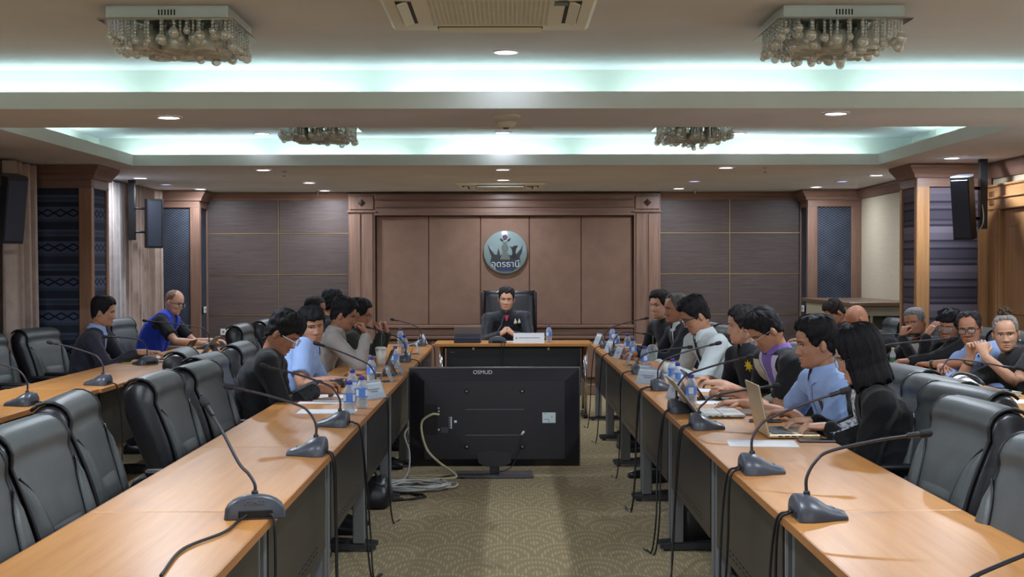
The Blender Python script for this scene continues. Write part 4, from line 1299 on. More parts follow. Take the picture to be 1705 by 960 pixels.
def hand_shells(W_, d, n, side, curl, spread, thumb, sc=1.0):
    """palm rings and finger tubes. W wrist, d along the fingers, n palm normal (palm faces n), side = toward the thumb"""
    d = unit(d); n = unit(n-d*np.dot(n, d)); s = unit(np.cross(n, d))
    if np.dot(s, side) < 0: s = -s
    palm = []
    for (t, w, th) in ((0.0, 0.028, 0.021), (0.02, 0.031, 0.020), (0.05, 0.039, 0.017), (0.08, 0.042, 0.014), (0.095, 0.040, 0.011)):
        palm.append((W_+d*t*sc, w*sc, th*sc))
    tubes = []
    for i, (q, L, r) in enumerate(((0.030, 0.072, 0.0088), (0.010, 0.080, 0.009), (-0.010, 0.074, 0.0086), (-0.029, 0.058, 0.0078))):
        p = W_+(d*0.082+s*q)*sc
        ang = 0.0; dirs = unit(d+s*q*spread*6)
        pts = [p]; rad = [r*sc]
        for k, fr in enumerate((0.45, 0.32, 0.23)):
            ang += curl*(0.8, 1.0, 0.7)[k]*(1+0.08*i)
            v = dirs*math.cos(ang)+n*math.sin(ang)
            p1 = pts[-1]+v*L*fr*sc
            pts.append((pts[-1]+p1)/2); rad.append(r*sc*(1.02-0.05*k))
            pts.append(p1); rad.append(r*sc*(0.98-0.08*k) if k < 2 else r*sc*0.5)
        tubes.append((pts, rad))
    p = W_+(d*0.022+s*0.022+n*0.004)*sc
    v1 = unit(d*0.65+s*0.75+n*0.25*thumb); v2 = unit(d*0.9+s*0.3+n*0.45*thumb)
    tubes.append(([p, p+v1*0.03*sc, p+v1*0.048*sc, p+v1*0.048*sc+v2*0.02*sc, p+v1*0.048*sc+v2*0.034*sc], [0.0125*sc, 0.012*sc, 0.0105*sc, 0.0098*sc, 0.005*sc]))
    return palm, tubes, s, n, d

def tapered(mb, pts, rads, n=10):
    mb.tube([tuple(p) for p in pts], list(rads), n)

def union_mesh(name, stages):
    """one continuous surface out of overlapping closed shells"""
    obs = []
    for i, mb in enumerate(stages):
        me = mb.mesh(name)
        bm = bmesh.new(); bm.from_mesh(me); bmesh.ops.recalc_face_normals(bm, faces=bm.faces[:]); bm.to_mesh(me); bm.free()
        o = bpy.data.objects.new('tmp', me); COL.objects.link(o); obs.append(o)
    base = obs[0]
    for o in obs[1:]:
        m = base.modifiers.new('u', 'BOOLEAN'); m.operation = 'UNION'; m.solver = 'MANIFOLD'; m.object = o
    dg = bpy.context.evaluated_depsgraph_get(); dg.update()
    res = bpy.data.meshes.new_from_object(base.evaluated_get(dg))
    bad = len(res.polygons) < 500
    if bad:
        allm = MB()
        for mb in stages: allm.v, n0 = allm.v, len(allm.v); allm.f += [tuple(i+n0 for i in f) for f in mb.f]; allm.v = allm.v+mb.v; allm.mi += mb.mi; allm.sm += mb.sm
        res = allm.mesh(name); print('UNION FALLBACK', name)
    for o in obs: bpy.data.objects.remove(o)
    res.materials.clear()
    res.polygons.foreach_set('material_index', [0]*len(res.polygons))
    return res

SKIN = {}
def skin_mat(col):
    key = 'skin_%d_%d_%d' % col
    if key in SKIN: return SKIN[key]
    m, nt, b = nodes_of(key)
    v = coords(nt)
    d = tuple(int(x*0.92) for x in col); l = tuple(min(255, int(x*1.05)) for x in col)
    nt.links.new(ramp(nt, noise(nt, v, 22, 4), [(0.3, d), (0.7, l)]), b.inputs['Base Color'])
    setp(b, rough=0.5, spec=0.35)
    b.inputs['Subsurface Weight'].default_value = 0.0
    bump(nt, b, noise(nt, v, 180, 2), 0.08, 0.001)
    SKIN[key] = m
    return m
HAIRM = {}
def hair_mat(col):
    key = 'hair_%d_%d_%d' % col
    if key in HAIRM: return HAIRM[key]
    m, nt, b = nodes_of(key)
    v = coords(nt, (150, 150, 18))
    n = noise(nt, v, 1.0, 3, 0.6)
    d = tuple(int(x*0.6) for x in col); l = tuple(min(255, int(x*1.35)) for x in col)
    nt.links.new(ramp(nt, n, [(0.35, d), (0.65, l)]), b.inputs['Base Color'])
    setp(b, rough=0.65, spec=0.22)
    bump(nt, b, n, 0.8, 0.006)
    HAIRM[key] = m
    return m
M_eye = plain('eye_white', (206, 200, 194), 0.3)
M_iris = plain('dark_iris', (30, 20, 16), 0.2)
LIPS = {}

def person(label, hip, face, head, look, hands, shirt, skin=(176, 128, 102), hair=('short', (24, 22, 24), 0.010, 0.024), glasses=None,
           sleeve='long', h=0.011, scale=1.0, trousers=(28, 28, 34), hunch=0.03, pole=0.0, extras=None, belly=0.0, collar=None, shoulder=0.0, sleeve_mat=None, brow=1.0):
    """hip (x, y); face degrees (0 looks +y, 180 looks at the camera); head (x, y, top z); look = (face deg, pitch down deg, roll deg)
    hands = {'L': (wrist xyz, finger dir, palm normal, curl, spread), 'R': ...} in world space"""
    rz = R(face)
    root = empty('person', (hip[0], hip[1], 0), rz)
    tag(root, label, 'person', 'people in the meeting')
    ca, sa = math.cos(-rz), math.sin(-rz)
    def loc(p): return V(ca*(p[0]-hip[0])-sa*(p[1]-hip[1]), sa*(p[0]-hip[0])+ca*(p[1]-hip[1]), p[2])
    def locd(p): return V(ca*p[0]-sa*p[1], sa*p[0]+ca*p[1], p[2])
    S = scale
    yaw = R(look[0]-face); pit = R(look[1]); rol = R(look[2])
    Rh = np.array((Matrix.Rotation(yaw, 3, 'Z') @ Matrix.Rotation(-pit, 3, 'X') @ Matrix.Rotation(rol, 3, 'Y')))
    top = loc(head)
    tk = {'bald': 0.0, 'ring': 0.0, 'bob': 0.020, 'bun': 0.010}.get(hair[0], hair[3])
    C = top - np.array([0, 0, 1.0])*(0.117+tk*0.9)*S*math.cos(pit*0.6)
    H0 = V(0, 0, 0.55)
    # neck pivot sits below and behind the head centre
    Nk = C - Rh[:, 2]*0.075*S - Rh[:, 1]*0.018*S
    up0 = unit(Nk-H0)
    Nb = Nk - unit(0.65*up0+0.35*V(0, 0.25, 1))*0.075*S
    up = unit(Nb-H0)
    fwd = unit(V(0, 1, 0)-up*up[1]); side = unit(np.cross(fwd, up))     # side = person's right (+x)
    L = np.linalg.norm(Nb-H0)
    sh = {}
    for nm, s in (('L', -1), ('R', 1)):
        sh[nm] = Nb + side*s*(0.178+shoulder)*S - up*0.055*S + fwd*0.01
    arms = {}
    for nm, s in (('L', -1), ('R', 1)):
        W_, d, n, curl, spr = hands[nm]
        W_ = loc(W_); d = locd(d); n = locd(n)
        a, b = 0.285*S, 0.255*S
        v = W_-sh[nm]; D = np.linalg.norm(v)
        if D > (a+b)*0.985:
            W_ = sh[nm]+v/D*(a+b)*0.985; v = W_-sh[nm]; D = np.linalg.norm(v)
        t = (a*a-b*b+D*D)/(2*D); hh = math.sqrt(max(1e-6, a*a-t*t))
        pv = -V(0, 0, 1)*0.9 + side*s*(0.45+pole) - fwd*0.25
        pv = unit(pv - v/D*np.dot(pv, v/D))
        E = sh[nm]+v/D*t+pv*hh
        arms[nm] = (E, W_, d, n, curl, spr)
    # ---------------- skin body
    mA = MB()   # trunk
    rings = []
    for k in range(13):
        t = k/12
        c = H0*(1-t)+Nb*t - fwd*hunch*math.sin(PI*t)*1.0
        w = np.interp(t, [0, 0.25, 0.5, 0.8, 0.93, 1.0], [0.13, 0.125, 0.13, 0.145, 0.10, 0.045])*S
        dd = np.interp(t, [0, 0.25, 0.5, 0.8, 0.93, 1.0], [0.09, 0.085, 0.09, 0.095, 0.065, 0.04])*S
        rings.append([tuple(c+side*w*math.cos(q)+fwd*dd*math.sin(q)) for q in np.linspace(0, 2*PI, 16, endpoint=False)])
    mA.loft(rings)
    mBs = MB()
    hm = [[tuple(C + Rh @ (V(*p)*S)) for p in r] for r in HEAD]
    mBs.loft(hm)
    arm_tubes = {}
    for nm in ('L', 'R'):
        E, W_, d, n, curl, spr = arms[nm]
        s = -1 if nm == 'L' else 1
        thumb_side = unit(np.cross(n, d))*(1 if nm == 'L' else -1)
        palm, tubes, ss, nn, dd = hand_shells(W_, d, n, thumb_side, curl, spr, 1.0, S)
        path = []
        q0 = sh[nm]
        for t in (0.0, 0.3, 0.6, 0.85): path.append((q0*(1-t)+E*t, np.interp(t, [0, 0.3, 1], [0.046, 0.046, 0.038])*S, None))
        path.append((E*0.96+W_*0.04, 0.0375*S, None))
        for t in (0.2, 0.45, 0.7, 0.9): path.append((E*(1-t)+W_*t, np.interp(t, [0, 0.25, 1], [0.038, 0.040, 0.027])*S, None))
        rings = []; upv = V(0, 0, 1)
        pts = [p[0] for p in path]+[p[0] for p in palm]
        for i in range(len(pts)):
            tn = unit(pts[min(i+1, len(pts)-1)]-pts[max(i-1, 0)])
            if i < len(path):
                r1 = r2 = path[i][1]; blend = max(0, (i-6)/3)
            else: r1, r2, blend = palm[i-len(path)][1], palm[i-len(path)][2], 1
            a1 = unit(ss-tn*np.dot(ss, tn)); a2 = unit(np.cross(tn, a1))
            rings.append([tuple(pts[i]+a1*r1*math.cos(q)+a2*r2*math.sin(q)) for q in np.linspace(0, 2*PI, 14, endpoint=False)])
        mBs.loft(rings)
        arm_tubes[nm] = tubes
    for s in (-1, 1):     # legs
        hipj = V(s*0.09*S, 0.02, 0.52); knee = V(s*0.12*S, 0.43*S, 0.53); ank = V(s*0.12, 0.40*S, 0.10)
        tapered(mBs, [hipj, knee, ank], [0.055, 0.045, 0.035], 10)
    mC = MB()
    tapered(mC, [Nb-up*0.03, (Nb+Nk)/2, Nk+Rh[:, 2]*0.045*S], [0.060*S, 0.054*S, 0.050*S], 18)
    for s in (-1, 1):
        m4 = Matrix.LocRotScale(Vector(C+Rh@(V(s*0.0785, -0.012, -0.014)*S)), Matrix(Rh.tolist()).to_quaternion() @ Euler((R(-12), R(s*8), R(s*-24))).to_quaternion(), Vector((0.009*S, 0.017*S, 0.029*S)))
        e = MB(m4); e.ball((0, 0, 0), 1.0, 12, 10)
        nb_ = len(mC.v); mC.v += e.v; mC.f += [tuple(i+nb_ for i in f) for f in e.f]; mC.mi += e.mi; mC.sm += e.sm
    for nm in ('L', 'R'):
        for pts, rad in arm_tubes[nm]: tapered(mC, pts, rad, 8)
    me = union_mesh('body', [mA, mBs, mC])
    body = link_mesh('body', me, skin_mat(skin), root, True)
    # ---------------- face details
    def patch(name, fn, nu, nv, mat, off):
        mb = MB()
        def q(u, v):
            x, z, o = fn(u, v)
            return tuple(C+Rh@(V(x, front_y(x, z)+off+o, z)*S))
        mb.grid(q, nu, nv)
        return mb.build(name, mat, root)
    key = 'lips_%d' % skin[0]
    ml = plain(key, (int(skin[0]*0.92), int(skin[1]*0.76), int(skin[2]*0.76)), 0.45)
    patch('lips', lambda u, v: ((2*u-1)*0.024, -0.0745+(0.0075 if v > 0.5 else 0.0085)*(2*v-1)*(1-(2*u-1)**2)**0.8, 0), 10, 6, ml, 0.0006)
    for s in (-1, 1):
        e = patch('eye', lambda u, v: (s*0.031+(2*u-1)*0.0135, -0.003+0.0038*(2*v-1)*(1-(2*u-1)**2)**0.7, 0.0015*(1-(2*u-1)**2)), 8, 4, M_eye, 0.0010)
        i_ = patch('iris', lambda u, v: (s*0.031+0.0052*(2*u-1)*math.sqrt(max(0, 1-(2*v-1)**2*0.95)), -0.0028+0.0037*(2*v-1), 0.0015), 5, 5, M_iris, 0.0018)
        i_.parent = e; 
        patch('eyelid', lambda u, v: (s*0.031+(2*u-1)*0.0155, 0.0004+0.0034*(1-(2*u-1)**2)**0.8+0.0022*(v-0.5), 0.001), 8, 2, M_iris, 0.0014)
        if brow > 0:
            patch('eyebrow', lambda u, v: (s*(0.012+0.036*u), 0.014+0.005*math.sin(PI*min(1, u*0.9))+0.0060*(v-0.5)*(1-0.6*u), 0.0), 8, 2, hair_mat(hair[1] if hair[0] not in ('bald',) else (40, 34, 32)), 0.0016)
    # ---------------- hair
    st, hc, hs, ht = hair[:4]
    def to_head(rings): return [[tuple(C+Rh@(V(*p)*S)) for p in r] for r in rings]
    if st in ('short', 'bowl', 'receding', 'crew', 'curly', 'ring'):
        hr = hair_rings({'crew': 'short', 'curly': 'bowl'}.get(st, st), hs, ht, int(abs(hip[0]*100)+hip[1]*37) % 9999, {'crew': 0.001, 'curly': 0.009, 'ring': 0.001}.get(st, 0.0045), hair[4] if len(hair) > 4 else 0.3)
        mb = MB(); mb.loft(to_head(hr)); mb.build('hair', hair_mat(hc), root)
    elif st == 'bob':
        ph = np.linspace(0, 2*PI, 72, endpoint=False); az = np.abs((ph+PI) % (2*PI)-PI)
        rr = []
        for z in np.concatenate([np.linspace(-0.155, 0.09, 44), [0.098, 0.105, 0.110, 0.114, 0.1165]]):
            zz = max(z, -0.05)
            x, y = head_pt(ph, min(zz, 0.1168))
            x = np.where(z < -0.05, x*(1+0.10*np.clip((-0.05-z)/0.06, 0, 1)), x)
            zl = np.interp(az, [0, 0.35, 0.62, 0.85, 1.05, 3.2], [0.078, 0.070, 0.040, -0.02, -0.30, -0.30])
            if z < -0.13: zl = np.maximum(zl, np.where(az > 1.0, -0.148+0.012*np.sin(ph*13), zl))
            m = np.clip((z-zl)/0.014, 0, 1); m = m*m*(3-2*m)
            if z <= -0.15: m = m*0.4
            g = (0.020+0.004*np.sin(ph*19+z*8)+0.003*np.sin(ph*31-z*14)+0.010*np.clip((-z)/0.1, 0, 1))*m-(0.008+0.03*np.clip((-z-0.04)/0.05, 0, 1))*(1-m)
            r = np.sqrt(x*x+y*y)+1e-6; k = 1+g/np.maximum(r, 0.03)
            dz = np.maximum(g, 0)*np.clip((z-0.03)/0.07, 0, 1)
            rr.append([(a, b, z+c) for a, b, c in zip(x*k, y*k, dz)])
        mb = MB(); mb.loft(to_head(rr)); mb.build('hair', hair_mat(hc), root)
    if st == 'bun' or (len(hair) > 5 and hair[5] == 'bun'):
        hr = hair_rings('receding', 0.006, 0.010, 5, 0.002, 0.1)
        mb = MB(); mb.loft(to_head(hr)); mb.build('hair', hair_mat(hc), root)
        mb = MB(); rng = random.Random(3)
        for k in range(26):
            a = rng.uniform(0, 6.28); e_ = rng.uniform(0, 1)
            c = C+Rh@(V(0.040*math.cos(a)*math.sqrt(1-e_*e_), -0.022+0.034*math.sin(a)*math.sqrt(1-e_*e_), 0.128+0.042*e_)*S)
            mb.ball(tuple(c), 0.014*S, 8, 6)
        mb.ball(tuple(C+Rh@(V(0, -0.022, 0.132)*S)), 0.038*S, 12, 8)
        o = mb.build('hair_bun', hair_mat((64, 48, 36)), root); o['kind'] = 'stuff'
    # ---------------- glasses
    if glasses:
        gc, thick = glasses[0], glasses[1]
        gm = plain('spectacles_%d_%d_%d' % gc, gc, 0.3)
        fr = MB()
        def lens_pts(s, k=24, g=1.0):
            out = []
            for i in range(k):
                a = 2*PI*i/k
                cx_ = math.copysign(abs(math.cos(a))**0.7, math.cos(a)); sz_ = math.copysign(abs(math.sin(a))**0.7, math.sin(a))
                x = s*0.034+0.0265*g*cx_; z = -0.006+0.0195*g*sz_
                out.append(V(x, 0.108-0.9*x*x*4*0.5, z))
            return out
        for s in (-1, 1):
            p = lens_pts(s); fr.tube([tuple(C+Rh@(q*S)) for q in p+[p[0]]], thick*S, 5)
            fr.tube([tuple(C+Rh@(V(*q)*S)) for q in ((s*0.0605, 0.100, 0.002), (s*0.074, 0.07, 0.002), (s*0.081, 0.0, 0.0), (s*0.080, -0.016, -0.012))], thick*S*(1.6 if len(glasses) > 2 else 1.0), 5)
        fr.tube([tuple(C+Rh@(V(*q)*S)) for q in ((-0.008, 0.107, 0.001), (0, 0.109, 0.004), (0.008, 0.107, 0.001))], thick*S, 5)
        g = fr.build('glasses', gm, root)
        for s in (-1, 1):
            mb = MB(); p = lens_pts(s, 20, 0.97); mb.add([tuple(C+Rh@(q*S)) for q in p], [tuple(range(20))]); mb.build('lens', M_lens, g)
    # ---------------- shirt
    ends = {}
    def shirt_fn(gx, gy, gz, grow=0.0, arms_on=True):
        px, py, pz = gx-H0[0], gy-H0[1], gz-H0[2]
        w = px*side[0]+py*side[1]+pz*side[2]; f = px*fwd[0]+py*fwd[1]+pz*fwd[2]; u = (px*up[0]+py*up[1]+pz*up[2])/L
        uc = np.clip(u, -0.25, 1.05)
        A = np.interp(uc, [-0.25, 0.0, 0.25, 0.5, 0.75, 0.88, 0.96, 1.05], [0.175, 0.175, 0.165, 0.168, 0.175, 0.150, 0.090, 0.05])*S
        B = np.interp(uc, [-0.25, 0.0, 0.25, 0.5, 0.75, 0.88, 0.96, 1.05], [0.125, 0.125+belly, 0.118+belly, 0.118+belly*0.5, 0.120, 0.100, 0.072, 0.05])*S
        fc = f+hunch*np.sin(PI*np.clip(u, 0, 1))
        fc = fc-belly*0.5*np.clip(1-u*1.6, 0, 1)
        d = (np.sqrt((w/A)**2+(fc/B)**2)-1)*np.minimum(A, B)*0.9
        d = np.maximum(d, np.maximum((u-0.985)*L, (-0.10-u)*L))
        for nm in ('L', 'R'):
            d = smin(d, cone(gx, gy, gz, Nb-up*0.02*S, sh[nm], 0.058*S, 0.064*S), 0.05)
            if not arms_on: continue
            E, W_ = arms[nm][0], arms[nm][1]
            if sleeve == 'long':
                d = smin(d, cone(gx, gy, gz, sh[nm], E, 0.064*S, 0.054*S), 0.03)
                We = E+(W_-E)*0.93
                d = smin(d, cone(gx, gy, gz, E, We, 0.054*S, 0.041*S), 0.02)
            elif sleeve == 'short':
                Ee = sh[nm]+(E-sh[nm])*0.74
                da = cone(gx, gy, gz, sh[nm], Ee, 0.064*S, 0.066*S)
                ax_ = unit(Ee-sh[nm])
                da = np.maximum(da, (gx-Ee[0])*ax_[0]+(gy-Ee[1])*ax_[1]+(gz-Ee[2])*ax_[2])
                d = smin(d, da, 0.025)
        q1 = gz*38+gx*22+1.6*np.sin(gy*13+gx*7); q2 = gz*30-gx*34+gy*26+1.4*np.sin(gz*11)
        m1 = 0.5+0.5*np.sin(gx*8+gy*11+2.0); m2 = 0.5+0.5*np.sin(gx*10-gz*9+gy*5)
        wr = -0.0065*(1-np.abs(np.sin(q1)))**2*m1-0.0055*(1-np.abs(np.sin(q2)))**2*m2+0.0025
        return d+wr-grow
    pts = [H0-V(0.2, 0.16, 0.10), H0+V(0.2, 0.2+belly, 0), Nb+V(0.25, 0.12, 0.08), Nb-V(0.25, 0.12, 0)]
    for nm in ('L', 'R'):
        for q in (sh[nm], arms[nm][0]) + ((arms[nm][1],) if sleeve == 'long' else ()): pts += [q-0.075, q+0.075]
    lo = np.min(pts, 0); hi = np.max(pts, 0)
    vs, fs = surface_net(shirt_fn, lo, hi, h)
    sm_me = np_mesh('shirt', vs, fs)
    shirt_o = link_mesh('shirt', sm_me, shirt, root, True)
    # ---------------- trousers and shoes
    tr = fabric('trousers_%d_%d_%d' % trousers, trousers, 0.85)
    def trou(gx, gy, gz):
        d = None
        for s in (-1, 1):
            hipj = V(s*0.085*S, 0.0, 0.545); knee = V(s*0.12*S, 0.44*S, 0.545); ank = V(s*0.12, 0.42*S, 0.11)
            e = np.minimum(cone(gx, gy, gz, hipj, knee, 0.085*S, 0.068*S), cone(gx, gy, gz, knee, ank, 0.068*S, 0.058*S))
            d = e if d is None else smin(d, e, 0.03)
        return d
    vs, fs = surface_net(trou, V(-0.22, -0.12, 0.06), V(0.22, 0.54, 0.65), 0.024)
    link_mesh('trousers', np_mesh('trousers', vs, fs), tr, root, True)
    for s in (-1, 1):
        mb = MB(); rings = []
        for (y, w, z) in ((-0.07, 0.028, 0.06), (-0.03, 0.036, 0.10), (0.04, 0.040, 0.085), (0.12, 0.045, 0.055), (0.18, 0.036, 0.045), (0.21, 0.018, 0.035)):
            rings.append([(s*0.12+w*c, 0.42*S+y, (0.004 if sn < 0 else 0.004+z*sn**0.6)) for c, sn in [(math.cos(q), math.sin(q)) for q in np.linspace(0, 2*PI, 14, endpoint=False)]])
        mb.loft(rings); mb.build('shoe', M_black_leather, root)
    ctx = dict(root=root, C=C, Rh=Rh, Nb=Nb, Nk=Nk, up=up, fwd=fwd, side=side, L=L, S=S, sh=sh, arms=arms, H0=H0, fn=shirt_fn, lo=lo, hi=hi, h=h, hunch=hunch, Rz=rz)
    ctx['bvh'] = BVHTree.FromPolygons([tuple(v.co) for v in sm_me.vertices], [tuple(p.vertices) for p in sm_me.polygons])
    if collar: add_collar(ctx, collar)
    if extras: extras(ctx)
    return ctx

def chest(ctx, u, v, off=0.004):
    """point on the shirt: u metres to the person's right, v metres below the neck base"""
    o = ctx['Nb']+ctx['side']*u-ctx['up']*v
    st = o+ctx['fwd']*0.20
    hit = ctx['bvh'].ray_cast(Vector(st), Vector(-ctx['fwd']), 0.7)
    if hit[0] is None: return o+ctx['fwd']*0.10
    return np.array(hit[0])+ctx['fwd']*off
def cloth_patch(ctx, name, mat, v0, v1, left, right, nu=6, nv=10, off=0.004):
    """patch laid on the chest between left(v) and right(v)"""
    mb = MB()
    def q(a, b):
        v = v0+(v1-v0)*b; l, r = left(v), right(v)
        return tuple(chest(ctx, l+(r-l)*a, v, off+0.002*math.sin(PI*a)))
    mb.grid(q, nu, nv)
    return mb.build(name, mat, ctx['root'])
def add_collar(ctx, mat, r0=0.062, r1=0.086, hh=0.050, gap=0.30):
    """turned-down collar: band around the neck, two points at the front"""
    S = ctx['S']; c = ctx['Nb']; ax = unit(ctx['Nk']-ctx['Nb']); f = unit(ctx['fwd']-ax*np.dot(ctx['fwd'], ax)); s = np.cross(f, ax)
    for sg in (-1, 1):
        mb = MB()
        def q(a, b):
            ang = gap*(1-a)+PI*a
            rr = (r0+(r1-r0)*b)*S
            drop = hh*(b**1.2)*(1+0.55*(1-a)**4)
            p = c+ax*(0.048-drop)*S+(f*math.cos(ang)+s*sg*math.sin(ang))*rr + f*0.010*(1-a)*b
            return tuple(p)
        mb.grid(q, 12, 5)
        mb.build('collar', mat, ctx['root'])
# ---------------- cast
T = 0.752
def hd(x, y, z, d, n, curl=0.35, spread=0.6): return ((x, y, z), d, n, curl, spread)
DOWN = (0, 0, -1)
F_black = fabric('black_cloth', (26, 27, 31), 0.8, 0.15)
F_suit = fabric('dark_navy_suiting', (32, 36, 46), 0.8, 0.15)
F_blue = fabric('light_blue_cotton', (150, 176, 224), 0.8, 0.05)
F_white = fabric('white_cotton', (206, 216, 218), 0.8, 0.04)
F_beige = fabric('grey_beige_cloth', (158, 150, 146), 0.85, 0.06)
F_olive = fabric('dark_olive_cloth', (44, 46, 42), 0.85, 0.1)
F_char = fabric('charcoal_jacket', (46, 46, 58), 0.8, 0.1)
F_royal = fabric('royal_blue_nylon', (34, 58, 168), 0.6, 0.08)
F_purple = fabric('purple_knit', (122, 98, 170), 0.85, 0.06)
F_lilac = fabric('white_lilac_knit', (196, 192, 218), 0.85, 0.04)
F_cream = fabric('cream_mesh', (196, 192, 172), 0.85, 0.10, 120)
F_tie = fabric('dark_plum_tie', (34, 24, 40), 0.6, 0.1)
F_pink = plain('pink_scarf', (226, 58, 110), 0.6)
F_print = None
def print_mat():
    m, nt, b = nodes_of('floral_blouse')
    v = coords(nt)
    nt.links.new(ramp(nt, noise(nt, v, 60, 4, 0.7), [(0.42, (70, 76, 90)), (0.52, (214, 220, 230))]), b.inputs['Base Color'])
    setp(b, rough=0.8); return m
F_print = print_mat()
M_yellow = plain('yellow_embroidery', (214, 188, 40), 0.7)
M_pin = plain('pale_gold_pin', (214, 206, 186), 0.35, 0.4)
SK1 = (186, 136, 108); SK2 = (166, 116, 90); SK3 = (150, 104, 82); SK4 = (204, 158, 132)
BLK = (22, 21, 24)

# ---- left row (they look toward the aisle, +x)
def ex_p1(c):
    cloth_patch(c, 'shirt_front', fabric('black_tee', (18, 18, 22), 0.8), 0.02, 0.18, lambda v: -0.05+0.2*v, lambda v: 0.05-0.2*v)
    for nm in ('L', 'R'):
        E, W_ = c['arms'][nm][0], c['arms'][nm][1]
        mb = MB(); a = E+(W_-E)*0.45; b = E+(W_-E)*0.955
        mb.tube([tuple(a), tuple((a+b)/2), tuple(b)], [0.053, 0.050, 0.045], 16, cap=False)
        mb.build('patterned_cuff', PAISLEY, c['root'])
def paisley():
    m, nt, b = nodes_of('paisley_weave')
    v = coords(nt)
    f = noise(nt, v, 34, 3, 0.6, 2.2)
    nt.links.new(ramp(nt, f, [(0.46, (24, 25, 29)), (0.50, (76, 80, 90)), (0.54, (24, 25, 29))]), b.inputs['Base Color'])
    setp(b, rough=0.75); return m
PAISLEY = paisley()
person('man in black patterned jacket with white-armed glasses, reading at left table', (-1.43, 7.55), -88, (-1.285, 7.60, 1.262), (-98, 32, 0),
       {'L': hd(-1.11, 7.92, 0.80, (1, 0.1, 0.0), (0.1, -0.4, -1), 0.8, 0.3), 'R': hd(-1.10, 7.62, 0.80, (1, 0.5, 0.05), (0, 0.7, -0.7), 0.9, 0.2)},
       F_black, SK2, ('bowl', BLK, 0.010, 0.024), ((210, 210, 212), 0.0022, 1), h=0.010, hunch=0.06, extras=ex_p1)
person('young man in light blue shirt glancing sideways, left table', (-1.46, 8.66), -90, (-1.30, 8.82, 1.25), (-152, 4, 6),
       {'L': hd(-1.05, 8.95, 0.79, (0.9, -0.3, 0), (0, 0, -1), 0.7, 0.3), 'R': hd(-1.08, 8.45, 0.79, (0.8, 0.5, 0), (0, 0, -1), 0.7, 0.3)},
       F_blue, SK1, ('bowl', BLK, 0.008, 0.019), sleeve='short', h=0.011, collar=F_blue)
person('man in grey beige jacket with hand to his mouth, left table', (-1.41, 9.95), -88, (-1.235, 10.0, 1.285), (-88, 16, 0),
       {'L': hd(-1.06, 10.28, 0.80, (1, -0.2, 0), (0, 0, -1), 0.6, 0.3), 'R': hd(-1.05, 9.88, 1.00, (-0.35, 0.2, 1), (-1, 0, -0.2), 1.1, 0.2)},
       F_beige, SK2, ('short', BLK, 0.008, 0.021), h=0.012, hunch=0.06, collar=F_beige)
person('man in dark olive jacket with raised fist, past the beige jacket', (-1.41, 10.95), -85, (-1.22, 10.95, 1.255), (-85, 10, 0),
       {'L': hd(-1.0, 11.1, 0.96, (-0.3, 0.0, 1), (-1, 0, 0), 1.2, 0.1), 'R': hd(-1.02, 10.75, 0.96, (-0.2, 0.2, 1), (-1, 0, 0), 1.2, 0.1)},
       F_olive, SK2, ('short', BLK, 0.008, 0.018), ((40, 40, 44), 0.002), h=0.013, collar=F_olive)
person('crew cut man seen between heads, left row', (-1.98, 11.6), -90, (-1.69, 11.65, 1.262), (-98, 6, 0),
       {'L': hd(-1.6, 11.8, 0.72, (1, 0, -0.2), (0, 0, -1)), 'R': hd(-1.6, 11.45, 0.72, (1, 0, -0.2), (0, 0, -1))},
       F_olive, SK3, ('crew', (36, 30, 30), 0.003, 0.008), h=0.014)
person('dark haired person turned away, farthest in left row', (-1.93, 12.65), -75, (-1.67, 12.65, 1.305), (-30, 4, 0),
       {'L': hd(-1.5, 12.85, 0.74, (1, 0, -0.2), (0, 0, -1)), 'R': hd(-1.5, 12.45, 0.74, (1, 0, -0.2), (0, 0, -1))},
       F_black, SK1, ('bowl', BLK, 0.012, 0.024), h=0.014)
# ---- outer left row
def ex_p7(c):
    cloth_patch(c, 'blue_shirt_front', F_blue, 0.0, 0.30, lambda v: -0.045+0.10*v, lambda v: 0.045-0.08*v)
    cloth_patch(c, 'tie', fabric('navy_tie', (44, 52, 84), 0.7), 0.02, 0.29, lambda v: -0.008-0.05*v, lambda v: 0.008+0.05*v, 3, 10, 0.009)
    mb = MB(); n = c['arms']['R']
    mb.tube([tuple(n[1]+unit(n[2])*0.115+V(0.006*math.cos(q), 0, 0.012*math.sin(q)-0.01)) for q in np.linspace(0, 6.28, 12)], 0.002, 5); mb.build('ring', M_brass, c['root'])
person('man in dark jacket over blue shirt at outer left table', (-3.46, 10.8), -86, (-3.28, 10.75, 1.285), (-84, 6, 0),
       {'L': hd(-2.98, 11.0, 0.80, (1, 0.0, 0.05), (0, 0, -1), 0.7, 0.3), 'R': hd(-2.98, 10.62, 0.83, (1, 0.25, 0.0), (0, 0.4, -0.8), 0.7, 0.3)},
       F_char, SK1, ('crew', BLK, 0.005, 0.020), h=0.012, collar=F_blue, extras=ex_p7)
person('man half hidden behind the dark jacket, by the blue column', (-3.84, 11.85), -80, (-3.74, 11.85, 1.165), (-70, 5, 0),
       {'L': hd(-3.5, 12.0, 0.66, (1, 0, -0.2), (0, 0, -1)), 'R': hd(-3.5, 11.7, 0.66, (1, 0, -0.2), (0, 0, -1))},
       F_black, SK3, ('crew', BLK, 0.004, 0.012), h=0.014, scale=0.95)
